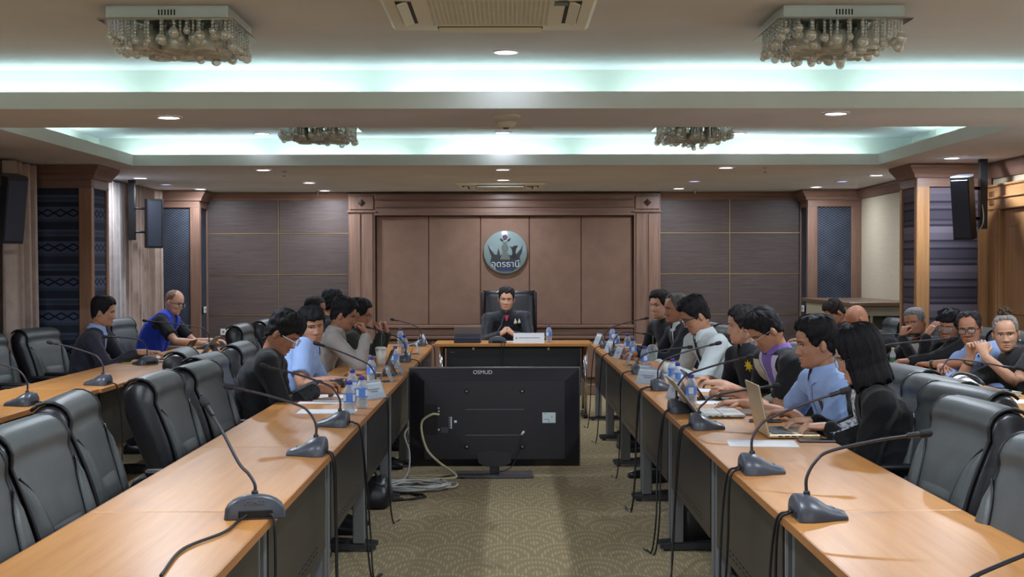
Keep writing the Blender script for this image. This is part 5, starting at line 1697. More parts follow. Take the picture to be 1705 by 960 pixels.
def ex_p9(c):
    fn = lambda x, y, z: np.maximum(c['fn'](x, y, z, 0.010, False), 0.0-0.0*x-1)
    def vest(x, y, z):
        d = c['fn'](x, y, z, 0.022, False)
        # open front
        w = (x-c['Nb'][0])*c['side'][0]+(y-c['Nb'][1])*c['side'][1]+(z-c['Nb'][2])*c['side'][2]
        f = (x-c['Nb'][0])*c['fwd'][0]+(y-c['Nb'][1])*c['fwd'][1]+(z-c['Nb'][2])*c['fwd'][2]
        u = (x-c['Nb'][0])*c['up'][0]+(y-c['Nb'][1])*c['up'][1]+(z-c['Nb'][2])*c['up'][2]
        cut = np.minimum(0.045+0.09*(u+0.1)-np.abs(w), f-0.02)
        arm = np.abs(w)-0.172
        return np.maximum(np.maximum(d, cut), arm)
    vs, fs = surface_net(vest, c['lo'], c['hi'], 0.012)
    link_mesh('vest', np_mesh('vest', vs, fs), F_royal, c['root'], True)
    add_collar(c, F_royal, 0.064, 0.085, 0.045, 0.6)
    mb = MB()
    for k in range(2): mb.box(-0.03, 0.03-0.02*k, -0.001, 0.001, -0.004-0.018*k, 0.002-0.018*k)
    p = chest(c, -0.10, 0.16, 0.018); m4 = Matrix.Translation(p); me = mb.mesh('vest_lettering'); me.transform(m4)
    link_mesh('vest_lettering', me, M_paper, c['root'])
    E = c['arms']['R'][0]; q = c['sh']['R']
person('bald man with glasses in royal blue vest, outer left', (-3.50, 12.95), -96, (-3.255, 12.95, 1.29), (-108, 16, 0),
       {'L': hd(-2.88, 13.0, 0.79, (1, -0.1, 0), (0, 0, -1), 0.5, 0.4), 'R': hd(-2.92, 12.62, 0.79, (1, 0.3, 0), (0, 0, -1), 0.5, 0.4)},
       F_black, SK4, ('ring', (120, 96, 84), 0.001, 0.001), ((20, 20, 22), 0.0030), sleeve='short', h=0.012, hunch=0.05, extras=ex_p9)

# ---- head of the table
def ex_p10(c):
    cloth_patch(c, 'pink_scarf', F_pink, 0.0, 0.060, lambda v: -0.030+0.45*v, lambda v: 0.030-0.45*v, 5, 5, 0.010)
    for sg in (-1, 1):
        cloth_patch(c, 'lapel', fabric('lapel_black', (32, 35, 42), 0.7), 0.0, 0.115, lambda v: sg*(0.022+0.12*v) , lambda v: sg*(0.065+0.28*v-2.2*max(0, v-0.075)), 4, 8, 0.012)
    for k, q in enumerate((-0.090, -0.132)):
        p = chest(c, q, 0.075, 0.012); s = (0.020, 0.017)[k]
        mb = MB(); mb.lathe([(s*0.3, -s*1.3), (s, -s*0.8), (s*0.9, 0), (s*0.4, s*0.9), (s*0.08, s*1.8)], n=14); me = mb.mesh('pin'); me.transform(Matrix.Translation(p) @ Matrix.Diagonal((1, 0.35, 1, 1)))
        link_mesh('brooch', me, M_pin, c['root'])
    p = chest(c, 0, 0.2)
person('man with pink scarf and two brooches at the head desk', (0.02, 14.15), 180, (0.0, 13.98, 1.300), (180, 2, -2),
       {'L': hd(0.075, 13.68, 0.815, (-0.55, -0.35, 0.45), (-0.75, 0.2, -0.2), 0.9, 0.1), 'R': hd(-0.065, 13.68, 0.815, (0.55, -0.35, 0.45), (0.75, 0.2, -0.2), 0.9, 0.1)},
       fabric('black_silk', (38, 42, 48), 0.55, 0.2), SK4, ('short', (34, 28, 30), 0.005, 0.014), h=0.012, pole=0.35, shoulder=0.02, collar=fabric('black_silk', (38, 42, 48)), extras=ex_p10)

# ---- inner right row (look toward -x)
def ex_p11(c):
    cloth_patch(c, 'floral_blouse', F_print, 0.0, 0.30, lambda v: -0.055+0.12*v, lambda v: 0.055-0.12*v, 6, 12, 0.004)
    for sg in (-1, 1):
        cloth_patch(c, 'lapel', fabric('blazer_lapel', (20, 20, 23), 0.75), 0.0, 0.30, lambda v: sg*(0.050-0.12*v), lambda v: sg*(0.085+0.05*math.sin(PI*v/0.3)-0.24*v), 4, 10, 0.009)
person('woman in black blazer with black bob and glasses at gold laptop', (1.64, 5.75), 88, (1.535, 5.74, 1.252), (82, 18, 0),
       {'L': hd(1.42, 5.80, 0.80, (-1, 0.25, 0), (0, 0, -1), 0.45, 0.4), 'R': hd(1.40, 6.02, 0.80, (-1, 0.0, 0.0), (0, 0, -1), 0.45, 0.4)},
       fabric('black_blazer', (17, 17, 20), 0.8, 0.15), SK4, ('bob', (18, 17, 20), 0, 0), ((170, 150, 136), 0.0016), h=0.009, shoulder=-0.01, hunch=0.05, extras=ex_p11)
def ex_p12(c):
    cloth_patch(c, 'placket', fabric('placket_blue', (142, 168, 218), 0.8), 0.02, 0.40, lambda v: -0.016, lambda v: 0.016, 2, 12, 0.004)
    cloth_patch(c, 'pocket', fabric('pocket_blue', (144, 170, 220), 0.8), 0.15, 0.26, lambda v: -0.135, lambda v: -0.055, 4, 5, 0.005)
    for k, (u, m) in enumerate(((-0.085, plain('pen_maroon', (74, 30, 40), 0.4)), (-0.10, plain('pen_black', (30, 30, 34), 0.4)))):
        a, b = chest(c, u, 0.10, 0.012), chest(c, u-0.012, 0.19, 0.012)
        mb = MB(); mb.tube([tuple(a), tuple(b)], 0.0045, 6); mb.build('pocket_pen', m, c['root'])
person('man in light blue short sleeved shirt reaching for a mouse', (1.68, 6.50), 98, (1.52, 6.47, 1.270), (92, 6, 0),
       {'L': hd(1.40, 6.45, 0.79, (-1, 0.5, 0), (0, 0, -1), 0.4, 0.5), 'R': hd(1.24, 6.98, 0.785, (-1, 0.05, 0.0), (0, 0, -1), 0.35, 0.7)},
       F_blue, SK1, ('short', BLK, 0.008, 0.021), sleeve='short', h=0.009, scale=1.03, collar=F_blue, extras=ex_p12)
def ex_p13(c):
    cloth_patch(c, 'purple_front', F_purple, 0.0, 0.19, lambda v: -0.075+0.30*v, lambda v: 0.075-0.30*v, 6, 10, 0.006)
    for sg in (-1, 1):
        cloth_patch(c, 'lilac_yoke', F_lilac, 0.0, 0.26, lambda v: sg*(0.070-0.24*v), lambda v: sg*(0.120-0.30*v), 4, 12, 0.008)
    cloth_patch(c, 'cream_vest_front', F_cream, 0.04, 0.42, lambda v: max(0.012, 0.12-0.34*v), lambda v: 0.165, 6, 14, 0.012)
    add_collar(c, F_purple, 0.066, 0.082, 0.035, 0.3)
person('man in purple collar top with cream mesh vest, head bent', (1.64, 7.60), 104, (1.485, 7.55, 1.268), (98, 36, 0),
       {'L': hd(1.30, 7.45, 0.79, (-0.9, 0.6, 0), (0, 0.3, -1), 0.6, 0.4), 'R': hd(1.30, 7.75, 0.79, (-0.9, -0.5, 0), (0, 0, -1), 0.6, 0.4)},
       F_black, SK1, ('short', BLK, 0.010, 0.019), ((190, 190, 196), 0.0018), h=0.010, hunch=0.07, sleeve='short', extras=ex_p13)
def ex_p14(c):
    p = chest(c, -0.085, 0.085, 0.006); c2 = unit(c['fwd'])
    mb = MB()
    vs_ = []
    for k in range(16):
        a = 2*PI*k/16; r = 0.042 if k % 2 == 0 else 0.020
        vs_.append(tuple(chest(c, -0.085+r*math.cos(a), 0.085+r*math.sin(a), 0.010)))
    vs_.append(tuple(p+c2*0.006)); mb.add(vs_, [(k, (k+1) % 16, 16) for k in range(16)]); mb.build('yellow_emblem', M_yellow, c['root'])
person('man in black polo with yellow sun emblem, looking aside', (1.66, 8.40), 112, (1.50, 8.36, 1.266), (84, 4, 0),
       {'L': hd(1.32, 8.16, 0.79, (-0.9, 0.5, 0), (0, 0, -1), 0.6, 0.4), 'R': hd(1.30, 8.50, 0.79, (-0.9, -0.5, 0), (0, 0, -1), 0.6, 0.4)},
       fabric('black_polo', (30, 32, 40), 0.8), SK4, ('short', (30, 27, 28), 0.007, 0.014), sleeve='short', h=0.011, collar=fabric('black_polo', (30, 32, 40)), belly=0.03, extras=ex_p14)
def ex_p15(c):
    cloth_patch(c, 'tie', F_tie, 0.01, 0.34, lambda v: -0.014-0.06*v, lambda v: 0.014+0.06*v, 4, 12, 0.006)
    W_ = c['arms']['L'][1]
person('man in white shirt and dark tie with glasses, writing', (1.53, 9.50), 108, (1.355, 9.46, 1.300), (98, 26, 0),
       {'L': hd(1.12, 9.30, 0.80, (-1, 0.1, 0), (0, 0.5, -0.6), 0.9, 0.2), 'R': hd(1.10, 9.62, 0.80, (-1, -0.2, 0), (0, -0.3, -1), 0.9, 0.2)},
       F_white, SK1, ('short', BLK, 0.009, 0.022), ((24, 24, 26), 0.0024), h=0.011, hunch=0.06, scale=1.06, collar=F_white, extras=ex_p15)
def ex_p16(c):
    cloth_patch(c, 'white_shirt_front', F_white, 0.0, 0.22, lambda v: -0.040+0.17*v, lambda v: 0.040-0.17*v)
    cloth_patch(c, 'tie', F_tie, 0.02, 0.21, lambda v: -0.010-0.03*v, lambda v: 0.010+0.03*v, 3, 8, 0.009)
person('man in dark suit between white shirt and black jacket, right row', (1.56, 11.0), 104, (1.41, 11.0, 1.288), (108, 2, 0),
       {'L': hd(1.08, 10.75, 0.80, (-1, 0.2, 0), (0, 0, -1), 0.6, 0.3), 'R': hd(1.08, 11.1, 0.80, (-1, -0.2, 0), (0, 0, -1), 0.6, 0.3)},
       F_suit, SK2, ('receding', (92, 88, 86), 0.005, 0.013), h=0.012, collar=F_white, extras=ex_p16)
person('man in black jacket looking at camera, farthest in right row', (1.52, 11.75), 112, (1.365, 11.7, 1.306), (128, 4, 0),
       {'L': hd(1.10, 11.45, 0.80, (-1, 0.2, 0), (0, 0, -1), 0.6, 0.3), 'R': hd(1.06, 11.85, 0.80, (-1, -0.2, 0), (0, 0, -1), 0.6, 0.3)},
       F_black, SK4, ('short', (32, 26, 28), 0.008, 0.019), h=0.012)

# ---- outer right row
person('dark haired man looking down near the counter cabinet', (3.45, 12.85), 92, (3.20, 12.85, 1.190), (96, 34, 0),
       {'L': hd(2.92, 12.65, 0.79, (-1, 0.2, 0), (0, 0, -1)), 'R': hd(2.9, 13.0, 0.79, (-1, -0.2, 0), (0, 0, -1))},
       F_black, SK2, ('short', (32, 28, 28), 0.007, 0.016), h=0.013, hunch=0.07)
person('bald man in black suit, head bowed, outer right', (3.38, 11.55), 84, (3.06, 11.5, 1.165), (90, 30, 0),
       {'L': hd(2.85, 11.3, 0.79, (-1, 0.2, 0), (0, 0, -1)), 'R': hd(2.82, 11.7, 0.79, (-1, -0.2, 0), (0, 0, -1))},
       F_black, SK2, ('bald', (40, 34, 32), 0, 0), ((120, 110, 100), 0.0018), h=0.012, hunch=0.08, collar=F_white)
def ex_p20(c):
    cloth_patch(c, 'white_shirt_front', F_white, 0.0, 0.30, lambda v: -0.045+0.05*v, lambda v: 0.045+0.05*v)
person('grey cropped man in black with chin on hand, outer right', (3.50, 10.5), 108, (3.24, 10.45, 1.185), (132, 6, 8),
       {'L': hd(3.08, 10.28, 0.955, (0.35, 0.15, 1), (1, 0.3, 0), 1.0, 0.2), 'R': hd(2.86, 10.75, 0.79, (-1, -0.3, 0), (0, 0, -1), 0.5, 0.3)},
       F_black, SK2, ('crew', (104, 102, 104), 0.003, 0.007), h=0.012, scale=0.95, hunch=0.05, extras=ex_p20)
person('curly haired man in black resting temple on fingers', (3.62, 9.95), 115, (3.355, 10.0, 1.185), (140, 8, -6),
       {'L': hd(2.98, 9.80, 0.80, (-1, 0.2, 0), (0, 0, -1), 0.6, 0.3), 'R': hd(3.14, 9.86, 0.99, (0.55, 0.1, 0.75), (0.75, 0.3, -0.4), 0.25, 0.5)},
       F_black, SK2, ('curly', BLK, 0.011, 0.021), ((150, 150, 154), 0.0018), h=0.012, scale=0.95)
def ex_p22(c):
    W_ = c['arms']['L'][1]; E = c['arms']['L'][0]
    mb = MB(); a = unit(W_-E); b = W_-a*0.03
    mb.tube([tuple(b-a*0.010), tuple(b+a*0.010)], [0.031, 0.031], 14); mb.build('wristwatch', M_black_plastic, c['root'])
    a, b = chest(c, -0.075, 0.02, 0.008), chest(c, -0.012, 0.22, 0.008)
    mb = MB(); mb.tube([tuple(a), tuple(chest(c, -0.05, 0.12, 0.008)), tuple(b)], 0.006, 5); mb.build('lanyard', F_suit, c['root'])
person('man in light blue shirt with glasses and crossed arms', (3.52, 9.25), 122, (3.24, 9.22, 1.195), (148, 4, 6),
       {'L': hd(2.98, 9.42, 0.80, (-0.3, 1, 0), (0, 0, -1), 0.4, 0.3), 'R': hd(3.00, 9.10, 0.82, (-0.2, -1, 0.0), (0, 0, -1), 0.4, 0.3)},
       F_blue, SK2, ('receding', (46, 42, 44), 0.007, 0.016), ((30, 30, 34), 0.0026), sleeve='short', h=0.011, scale=0.95, collar=F_blue, extras=ex_p22)
def ex_p23(c):
    for nm in ('R',):
        W_ = c['arms'][nm][1]; E = c['arms'][nm][0]; a = unit(W_-E); b = W_-a*0.05
        mb = MB(); mb.tube([tuple(b-a*0.008), tuple(b+a*0.008)], [0.034, 0.034], 12); mb.build('bracelet', plain('bead_bracelet', (60, 54, 44), 0.5), c['root'])
    p = c['C']+c['Rh']@V(-0.083, -0.01, -0.052)
    mb = MB(); mb.ball(tuple(p), 0.007, 8, 6); mb.build('earring', M_pin, c['root'])
person('woman with hair bun in black top, hands clasped', (3.50, 8.55), 128, (3.265, 8.62, 1.190), (158, 4, 4),
       {'L': hd(3.06, 8.42, 0.93, (-0.2, 0.35, 1), (0.1, 1, -0.2), 0.9, 0.2), 'R': hd(3.04, 8.62, 0.92, (-0.1, -0.35, 1), (0.1, -1, -0.2), 0.9, 0.2)},
       fabric('black_top', (36, 36, 38), 0.8), (180, 138, 112), ('bun', (112, 106, 104), 0.006, 0.012), sleeve='short', h=0.011, scale=0.97, extras=ex_p23)
# ================================================================== microphones
def mic_base_mesh():
    mb = MB(); rings = []
    for (y, w, hh, rise) in ((-0.060, 0.080, 0.060, 0.0), (-0.054, 0.090, 0.068, 0), (-0.02, 0.092, 0.068, 0), (0.010, 0.082, 0.054, 0), (0.040, 0.066, 0.034, 0), (0.070, 0.056, 0.024, 0), (0.090, 0.050, 0.018, 0), (0.094, 0.046, 0.012, 0)):
        ring = [(-w, y, 0.0)]
        for k in range(13):
            a = PI*(1-k/12)
            ring.append((w*math.cos(a)*0.995, y, 0.004+hh*max(0, math.sin(a))**0.75))
        ring.append((w, y, 0.0))
        rings.append(ring)
    mb.loft(rings)
    me = mb.mesh('base'); me.materials.append(M_mic)
    return me
MIC_BASE = mic_base_mesh()
def notch_mesh():
    mb = MB(); mb.cbox(-0.052, 0.052, -0.0625, -0.052, 0.004, 0.030, 0.004); me = mb.mesh('connector_recess'); me.materials.append(M_dark); return me
MIC_NOTCH = notch_mesh()
def pad_mesh():
    mb = MB(); mb.cbox(-0.018, 0.018, 0.045, 0.062, 0.020, 0.0335, 0.003); me = mb.mesh('talk_button'); me.materials.append(M_black_plastic); return me
MIC_PAD = pad_mesh()
def microphone(x, y, face, tip, label, cable=None, z=Z_T, group='gooseneck conference microphones', bow=0.10):
    """face: compass of the speaker side; tip: world position of the capsule end; cable: world points from the base rear"""
    rz = R(face)
    root = empty('conference_microphone', (x, y, z), rz)
    tag(root, label, 'microphone', group)
    inst('base', MIC_BASE, root); inst('connector_recess', MIC_NOTCH, root); inst('talk_button', MIC_PAD, root)
    c, s = math.cos(-rz), math.sin(-rz)
    def lc(p): return Vector((c*(p[0]-x)-s*(p[1]-y), s*(p[0]-x)+c*(p[1]-y), p[2]-z))
    t = lc(tip); a = Vector((0, -0.02, 0.066))
    hv = Vector((t.x, t.y, 0)).normalized(); k = bow/0.10
    b = a+Vector((0, 0, 0.055*k)); c1 = a+hv*0.030+Vector((0, 0, 0.105*k)); c2 = a+hv*0.075+Vector((0, 0, 0.105*k+0.028))
    path = catmull([a, b, c1, c2, c2*0.5+t*0.5+Vector((0, 0, 0.006)), t], 7)
    mb = MB(); mb.lathe([(0.011, 0.058), (0.010, 0.078), (0.007, 0.082)], (0, -0.02, 0), 10); mb.build('neck_socket', M_black_plastic, root)
    mb = MB(); mb.tube(path, 0.0052, 7); g = mb.build('gooseneck', plain('gooseneck_metal', (48, 46, 54), 0.45), root)
    d = (path[-1]-path[-3]).normalized()
    mb = MB(); mb.tube([t-d*0.055, t-d*0.05, t-d*0.012, t, t+d*0.004], [0.006, 0.0085, 0.0085, 0.011, 0.006], 10); mb.build('capsule', M_black_plastic, root)
    mb = MB(); mb.tube([t-d*0.012, t-d*0.006, t+d*0.022, t+d*0.030], [0.009, 0.0125, 0.0125, 0.006], 10); mb.build('windscreen', plain('foam_black', (34, 34, 38), 0.9), root)
    for k, cp in enumerate(cable or []):
        pts = [lc(p) for p in cp]
        mb = MB(); mb.tube(catmull(pts, 8), 0.0045, 6); mb.build('cable', M_cable, root)
    return root
rngc = random.Random(4)
def drop(x, y, edge, sgn, n=2, up=Z_T):
    """cables leaving the base toward the aisle edge and hanging to the carpet"""
    out = []
    for k in range(n):
        dy = 0.05*k + rngc.uniform(-0.03, 0.03); w = rngc.uniform(0.02, 0.06)
        e = edge
        out.append([(x+sgn*0.065, y+0.012*k, up+0.018), (e-sgn*0.02, y+dy*0.5, up+0.012), (e+sgn*0.012, y+dy, up-0.03), (e+sgn*w*0.7, y+dy+0.02, 0.48), (e+sgn*w, y+dy+rngc.uniform(-0.05, 0.08), 0.2), (e+sgn*(w+0.02), y+dy, 0.012), (e+sgn*(w+0.05), y+dy+0.12, 0.006)])
    return out
EL, ER = -0.71, 0.83
m1 = microphone(-0.765, 4.00, 14, (-0.945, 4.15, 1.075), 'nearest left microphone, its arched back toward the camera', [
    [(-0.71, 3.945, 0.765), (-0.695, 3.93, 0.755), (-0.688, 3.92, 0.66), (-0.685, 3.9, 0.4), (-0.67, 3.85, 0.1), (-0.66, 3.80, 0.006)],
    [(-0.775, 3.94, 0.765), (-0.79, 3.88, 0.757), (-0.80, 3.72, 0.756), (-0.86, 3.5, 0.756), (-0.84, 3.2, 0.756)]], bow=0.06)
text_mesh('base_marking', 'OSMUD', 0.017, M_ink, m1, Matrix.Translation((0, -0.0605, 0.052)) @ FACE_CAM, 0.0008)
microphone(-0.79, 5.33, 90, (-1.12, 5.36, 1.02), 'left microphone second from the camera, pointing at an empty chair', drop(-0.79, 5.33, EL, 1))
microphone(-0.815, 6.30, 90, (-1.16, 6.36, 1.03), 'left microphone beside the two nearest bottles', drop(-0.815, 6.30, EL, 1))
microphone(-0.79, 7.75, 90, (-1.13, 7.9, 1.05), 'left microphone behind the nearest name plate', drop(-0.79, 7.75, EL, 1, 1))
microphone(-0.83, 10.6, 90, (-1.15, 10.7, 1.03), 'left microphone past the television, by a name plate', drop(-0.83, 10.6, EL, 1, 1))
microphone(-0.84, 12.75, 90, (-1.08, 12.6, 1.01), 'farthest left microphone near the head desk', drop(-0.84, 12.75, EL, 1, 1))
microphone(0.93, 2.72, -90, (1.36, 2.78, 0.985), 'microphone whose neck crosses the lower right corner', drop(0.93, 2.72, ER, -1, 1), bow=0.02)
microphone(0.92, 3.95, -90, (1.265, 4.0, 0.995), 'nearest whole right microphone, neck over the empty table', drop(0.92, 3.95, ER, -1))
microphone(0.92, 4.83, -90, (1.25, 4.9, 1.04), 'right microphone whose neck points at the black blazer', drop(0.92, 4.83, ER, -1))
microphone(0.92, 6.16, -90, (1.28, 6.3, 0.935), 'right microphone with a low neck behind the gold laptop', drop(0.92, 6.16, ER, -1), bow=0.05)
microphone(0.905, 6.86, -90, (1.275, 6.95, 1.03), 'right microphone behind the grey laptop lid', drop(0.905, 6.86, ER, -1))
microphone(0.95, 8.10, -90, (1.31, 8.2, 1.03), 'right microphone beside the name plate with print', drop(0.95, 8.10, ER, -1))
microphone(0.95, 9.35, -90, (1.30, 9.4, 0.935), 'right microphone with a level neck before the white shirt', drop(0.95, 9.35, ER, -1, 1), bow=0.05)
microphone(0.94, 11.3, -90, (1.22, 11.3, 0.93), 'right microphone before the dark suit', drop(0.94, 11.3, ER, -1, 1))
microphone(0.94, 12.35, -90, (1.30, 12.3, 1.03), 'farthest right microphone near the head desk', drop(0.94, 12.35, ER, -1, 1))
def sdrop(x, y, e, sgn): return [[(x+sgn*0.065, y, Z_T+0.02), (e-sgn*0.02, y, Z_T+0.012), (e+sgn*0.012, y+0.02, Z_T-0.04), (e+sgn*0.03, y+0.04, 0.4), (e+sgn*0.03, y, 0.02)]]
microphone(-2.66, 7.28, 90, (-3.02, 7.35, 1.03), 'outer left microphone nearest the photo edge', sdrop(-2.66, 7.28, -2.53, 1))
microphone(-2.63, 8.55, 90, (-2.97, 8.62, 1.02), 'outer left microphone at the middle of the row', sdrop(-2.63, 8.55, -2.53, 1))
microphone(-2.83, 10.35, 60, (-3.06, 10.1, 0.98), 'outer left microphone before the dark jacket', sdrop(-2.83, 10.35, -2.53, 1))
microphone(-2.80, 12.35, 90, (-3.33, 12.2, 1.02), 'outer left microphone between dark jacket and blue vest', sdrop(-2.80, 12.35, -2.53, 1))
microphone(2.62, 7.9, -90, (3.06, 8.0, 0.89), 'outer right microphone before the woman with bun', sdrop(2.62, 7.9, 2.46, -1))
microphone(2.62, 9.35, -90, (3.12, 9.25, 1.00), 'outer right microphone before the crossed arms', sdrop(2.62, 9.35, 2.46, -1))
microphone(2.62, 10.5, -90, (3.20, 10.3, 0.98), 'outer right microphone before the grey cropped man', sdrop(2.62, 10.5, 2.46, -1))
microphone(-0.09, 13.22, 0, (-0.03, 13.33, 0.995), 'microphone on the head desk with a pale neck', [[(-0.06, 13.15, 0.77), (-0.05, 13.11, 0.755), (-0.045, 13.105, 0.6), (0.02, 13.09, 0.3), (0.04, 13.05, 0.006)], [(-0.03, 13.15, 0.77), (-0.02, 13.11, 0.755), (-0.03, 13.105, 0.6), (-0.01, 13.09, 0.3), (-0.05, 13.05, 0.006)]], bow=0.07)

# ================================================================== bottles
def bottle_meshes():
    mb = MB(); mb.lathe([(0.026, 0.0), (0.0295, 0.006), (0.0295, 0.02), (0.0275, 0.024), (0.0295, 0.028), (0.0295, 0.045), (0.0275, 0.049), (0.0295, 0.053), (0.0295, 0.115), (0.026, 0.13), (0.015, 0.150), (0.0125, 0.154), (0.0125, 0.162)], n=20)
    body = mb.mesh('bottle_body'); body.materials.append(M_pet)
    mb = MB(); mb.lathe([(0.0245, 0.003), (0.0275, 0.008), (0.0275, 0.112), (0.024, 0.128)], n=18); wat = mb.mesh('water'); wat.materials.append(glassy('water', (226, 234, 242), 0.05, 0.02))
    mb = MB(); mb.lathe([(0.0302, 0.062), (0.0302, 0.108)], n=24, cap=False); lab = mb.mesh('label'); lab.materials.append(M_label)
    mb = MB(); 
    for q0 in (0.0, 2.1, 4.2):
        mb.grid(lambda u, v, q0=q0: (0.0308*math.cos(q0+u*0.9), 0.0308*math.sin(q0+u*0.9), 0.068+0.034*v), 5, 2)
    logo = mb.mesh('label_print'); logo.materials.append(M_label_white)
    mb = MB(); mb.lathe([(0.0138, 0.152), (0.0145, 0.154), (0.0145, 0.170), (0.012, 0.173)], n=18); cap = mb.mesh('cap'); cap.materials.append(M_cap)
    return body, wat, lab, logo, cap
BOT = bottle_meshes()
def bottle(x, y, label, z=Z_T):
    root = empty('water_bottle', (x, y, z), rngc.uniform(0, 6)); tag(root, label, 'bottle', 'small water bottles on the tables')
    inst('bottle_body', BOT[0], root); inst('water', BOT[1], root); l = inst('label', BOT[2], root); q = inst('label_print', BOT[3], l); q['kind'] = 'stuff'; inst('cap', BOT[4], root)
for (x, y, lab) in ((-0.81, 6.80, 'nearest water bottle on the left tables'), (-0.775, 7.08, 'left water bottle just behind the nearest one'), (-0.88, 7.55, 'left water bottle third from the camera'),
    (-0.885, 8.65, 'left water bottle before the beige jacket'), (-0.83, 9.85, 'left water bottle beside the tilted tablet'), (-1.18, 11.3, 'left water bottle by the raised fist'),
    (-0.88, 11.4, 'left water bottle past the white cup'), (-1.02, 12.7, 'farthest left water bottle by the head desk'),
    (1.005, 7.17, 'nearest right water bottle, by the black tablet'), (1.045, 8.05, 'right water bottle in front of a paired one'), (1.06, 8.42, 'right water bottle hidden behind its pair'),
    (1.02, 9.75, 'right water bottle in front of the domed cup'), (1.04, 10.85, 'right water bottle beside the triangular name plate'), (1.06, 11.55, 'right water bottle before the dark suit'),
    (1.00, 12.0, 'right water bottle second from the head desk'), (1.04, 12.95, 'farthest right water bottle by the head desk'), (0.43, 13.36, 'single water bottle on the head desk')):
    bottle(x, y, lab)
gb = empty('green_bottle', (2.93, 10.0, Z_T)); tag(gb, 'small bottle with green band on the outer right table', 'bottle')
mb = MB(); mb.lathe([(0.022, 0.0), (0.022, 0.09), (0.010, 0.115), (0.010, 0.13)], n=14); mb.build('bottle_body', M_pet, gb)
mb = MB(); mb.lathe([(0.0225, 0.02), (0.0225, 0.07)], n=14, cap=False); mb.build('label', plain('green_label', (44, 96, 70), 0.5), gb)
mb = MB(); mb.lathe([(0.011, 0.128), (0.011, 0.142)], n=12); mb.build('cap', plain('yellow_cap', (196, 184, 120), 0.5), gb)
def cup(x, y, label, dome, col):
    root = empty('drink_cup', (x, y, Z_T)); tag(root, label, 'cup')
    mb = MB(); mb.lathe([(0.030, 0.0), (0.034, 0.05), (0.042, 0.125), (0.040, 0.125), (0.032, 0.05), (0.028, 0.004)], n=20); mb.build('cup_body', M_pet if dome else M_white, root)
    mb = MB(); mb.lathe([(0.029, 0.004), (0.0335, 0.05), (0.0385, 0.10)], n=18); mb.build('drink', plain('drink_%d' % col[0], col, 0.4), root)
    mb = MB(); mb.lathe([(0.044, 0.124), (0.044, 0.132), (0.040, 0.150), (0.026, 0.168), (0.01, 0.174)] if dome else [(0.045, 0.122), (0.045, 0.134), (0.036, 0.142), (0.03, 0.144)], n=20); mb.build('lid', M_pet if dome else M_white, root)
    mb = MB(); mb.tube([(0.0, 0, 0.02), (0.006, 0.004, 0.24)], 0.004, 8); mb.build('straw', plain('green_straw', (40, 84, 62), 0.5), root)
cup(-0.97, 10.2, 'white lidded drink cup with green straw, left table', False, (214, 196, 150))
cup(1.10, 9.95, 'clear domed drink cup with green straw, right table', True, (190, 196, 150))

# ================================================================== name plates
def plate_meshes():
    w, hh, dp, t = 0.10, 0.105, 0.045, 0.002
    mb = MB()
    for s in (-1, 1):
        mb.add([(-w, s*dp, 0), (w, s*dp, 0), (w, 0, hh), (-w, 0, hh), (-w, s*(dp-t), 0), (w, s*(dp-t), 0), (w, -s*0.0002, hh-t*2), (-w, -s*0.0002, hh-t*2)], [(0,1,2,3),(4,7,6,5),(0,4,5,1),(0,3,7,4),(1,5,6,2),(3,2,6,7)])
    mb.add([(-w, -dp, 0.0006), (w, -dp, 0.0006), (w, dp, 0.0006), (-w, dp, 0.0006)], [(0, 1, 2, 3)])
    ac = mb.mesh('acrylic_holder'); ac.materials.append(M_acrylic)
    def card(s):
        mb = MB(); k = 0.92
        a = (s*(dp-0.0035)); 
        mb.add([(-w*k, a*0.95, 0.006), (w*k, a*0.95, 0.006), (w*k, a*0.16, hh*0.86), (-w*k, a*0.16, hh*0.86)], [(0, 1, 2, 3)])
        me = mb.mesh('name_card'); me.materials.append(M_paper); return me
    def line(s):
        mb = MB(); a = s*(dp+0.0008)
        for z0, x0, x1 in ((0.050, -0.06, 0.06), (0.038, -0.04, 0.04)):
            for q in range(7):
                l = x0+(x1-x0)*q/7
                mb.add([(l, a*(1-z0/hh), z0), (l+(x1-x0)/9, a*(1-z0/hh), z0), (l+(x1-x0)/9, a*(1-(z0+0.007)/hh), z0+0.007), (l, a*(1-(z0+0.007)/hh), z0+0.007)], [(0, 1, 2, 3)])
        me = mb.mesh('card_print'); me.materials.append(M_ink); return me
    return ac, card(-1), card(1), line(-1), line(1)
PLT = plate_meshes()
def nameplate(x, y, rz, label, z=Z_T):
    root = empty('name_plate', (x, y, z), R(rz)); tag(root, label, 'name plate', 'clear name plates on the tables')
    inst('acrylic_holder', PLT[0], root)
    for k in (1, 2):
        c = inst('name_card', PLT[k], root); o = inst('card_print', PLT[k+2], c); o['kind'] = 'stuff'
for (x, y, rz, lab) in ((-0.785, 7.62+0.0, 62, 'nearest left name plate, turned toward the camera'), (-0.80, 8.75, 90, 'left name plate second from the camera'), (-0.785, 9.45, 90, 'left name plate under the tilted tablet'),
    (-0.80, 11.6, 90, 'left name plate by the far bottles'), (-0.83, 12.95, 84, 'left name plate at the head desk end'),
    (0.935, 8.55, -52, 'right name plate with readable lines, turned to camera'), (0.99, 7.62, -80, 'right name plate behind the grey laptop'), (0.945, 8.85, -80, 'right name plate tucked behind the turned one'), (0.97, 10.2, -90, 'right triangular name plate before the white shirt'),
    (0.95, 10.95, -80, 'right name plate before the dark suit'), (0.935, 11.8, -80, 'right name plate before the black jacket'), (0.92, 13.0, -80, 'right name plate at the head desk end')):
    nameplate(x, y, rz, lab)
np_ = empty('desk_name_plate', (0.225, 13.24, Z_T)); tag(np_, 'wide white name plate on the head desk', 'name plate')
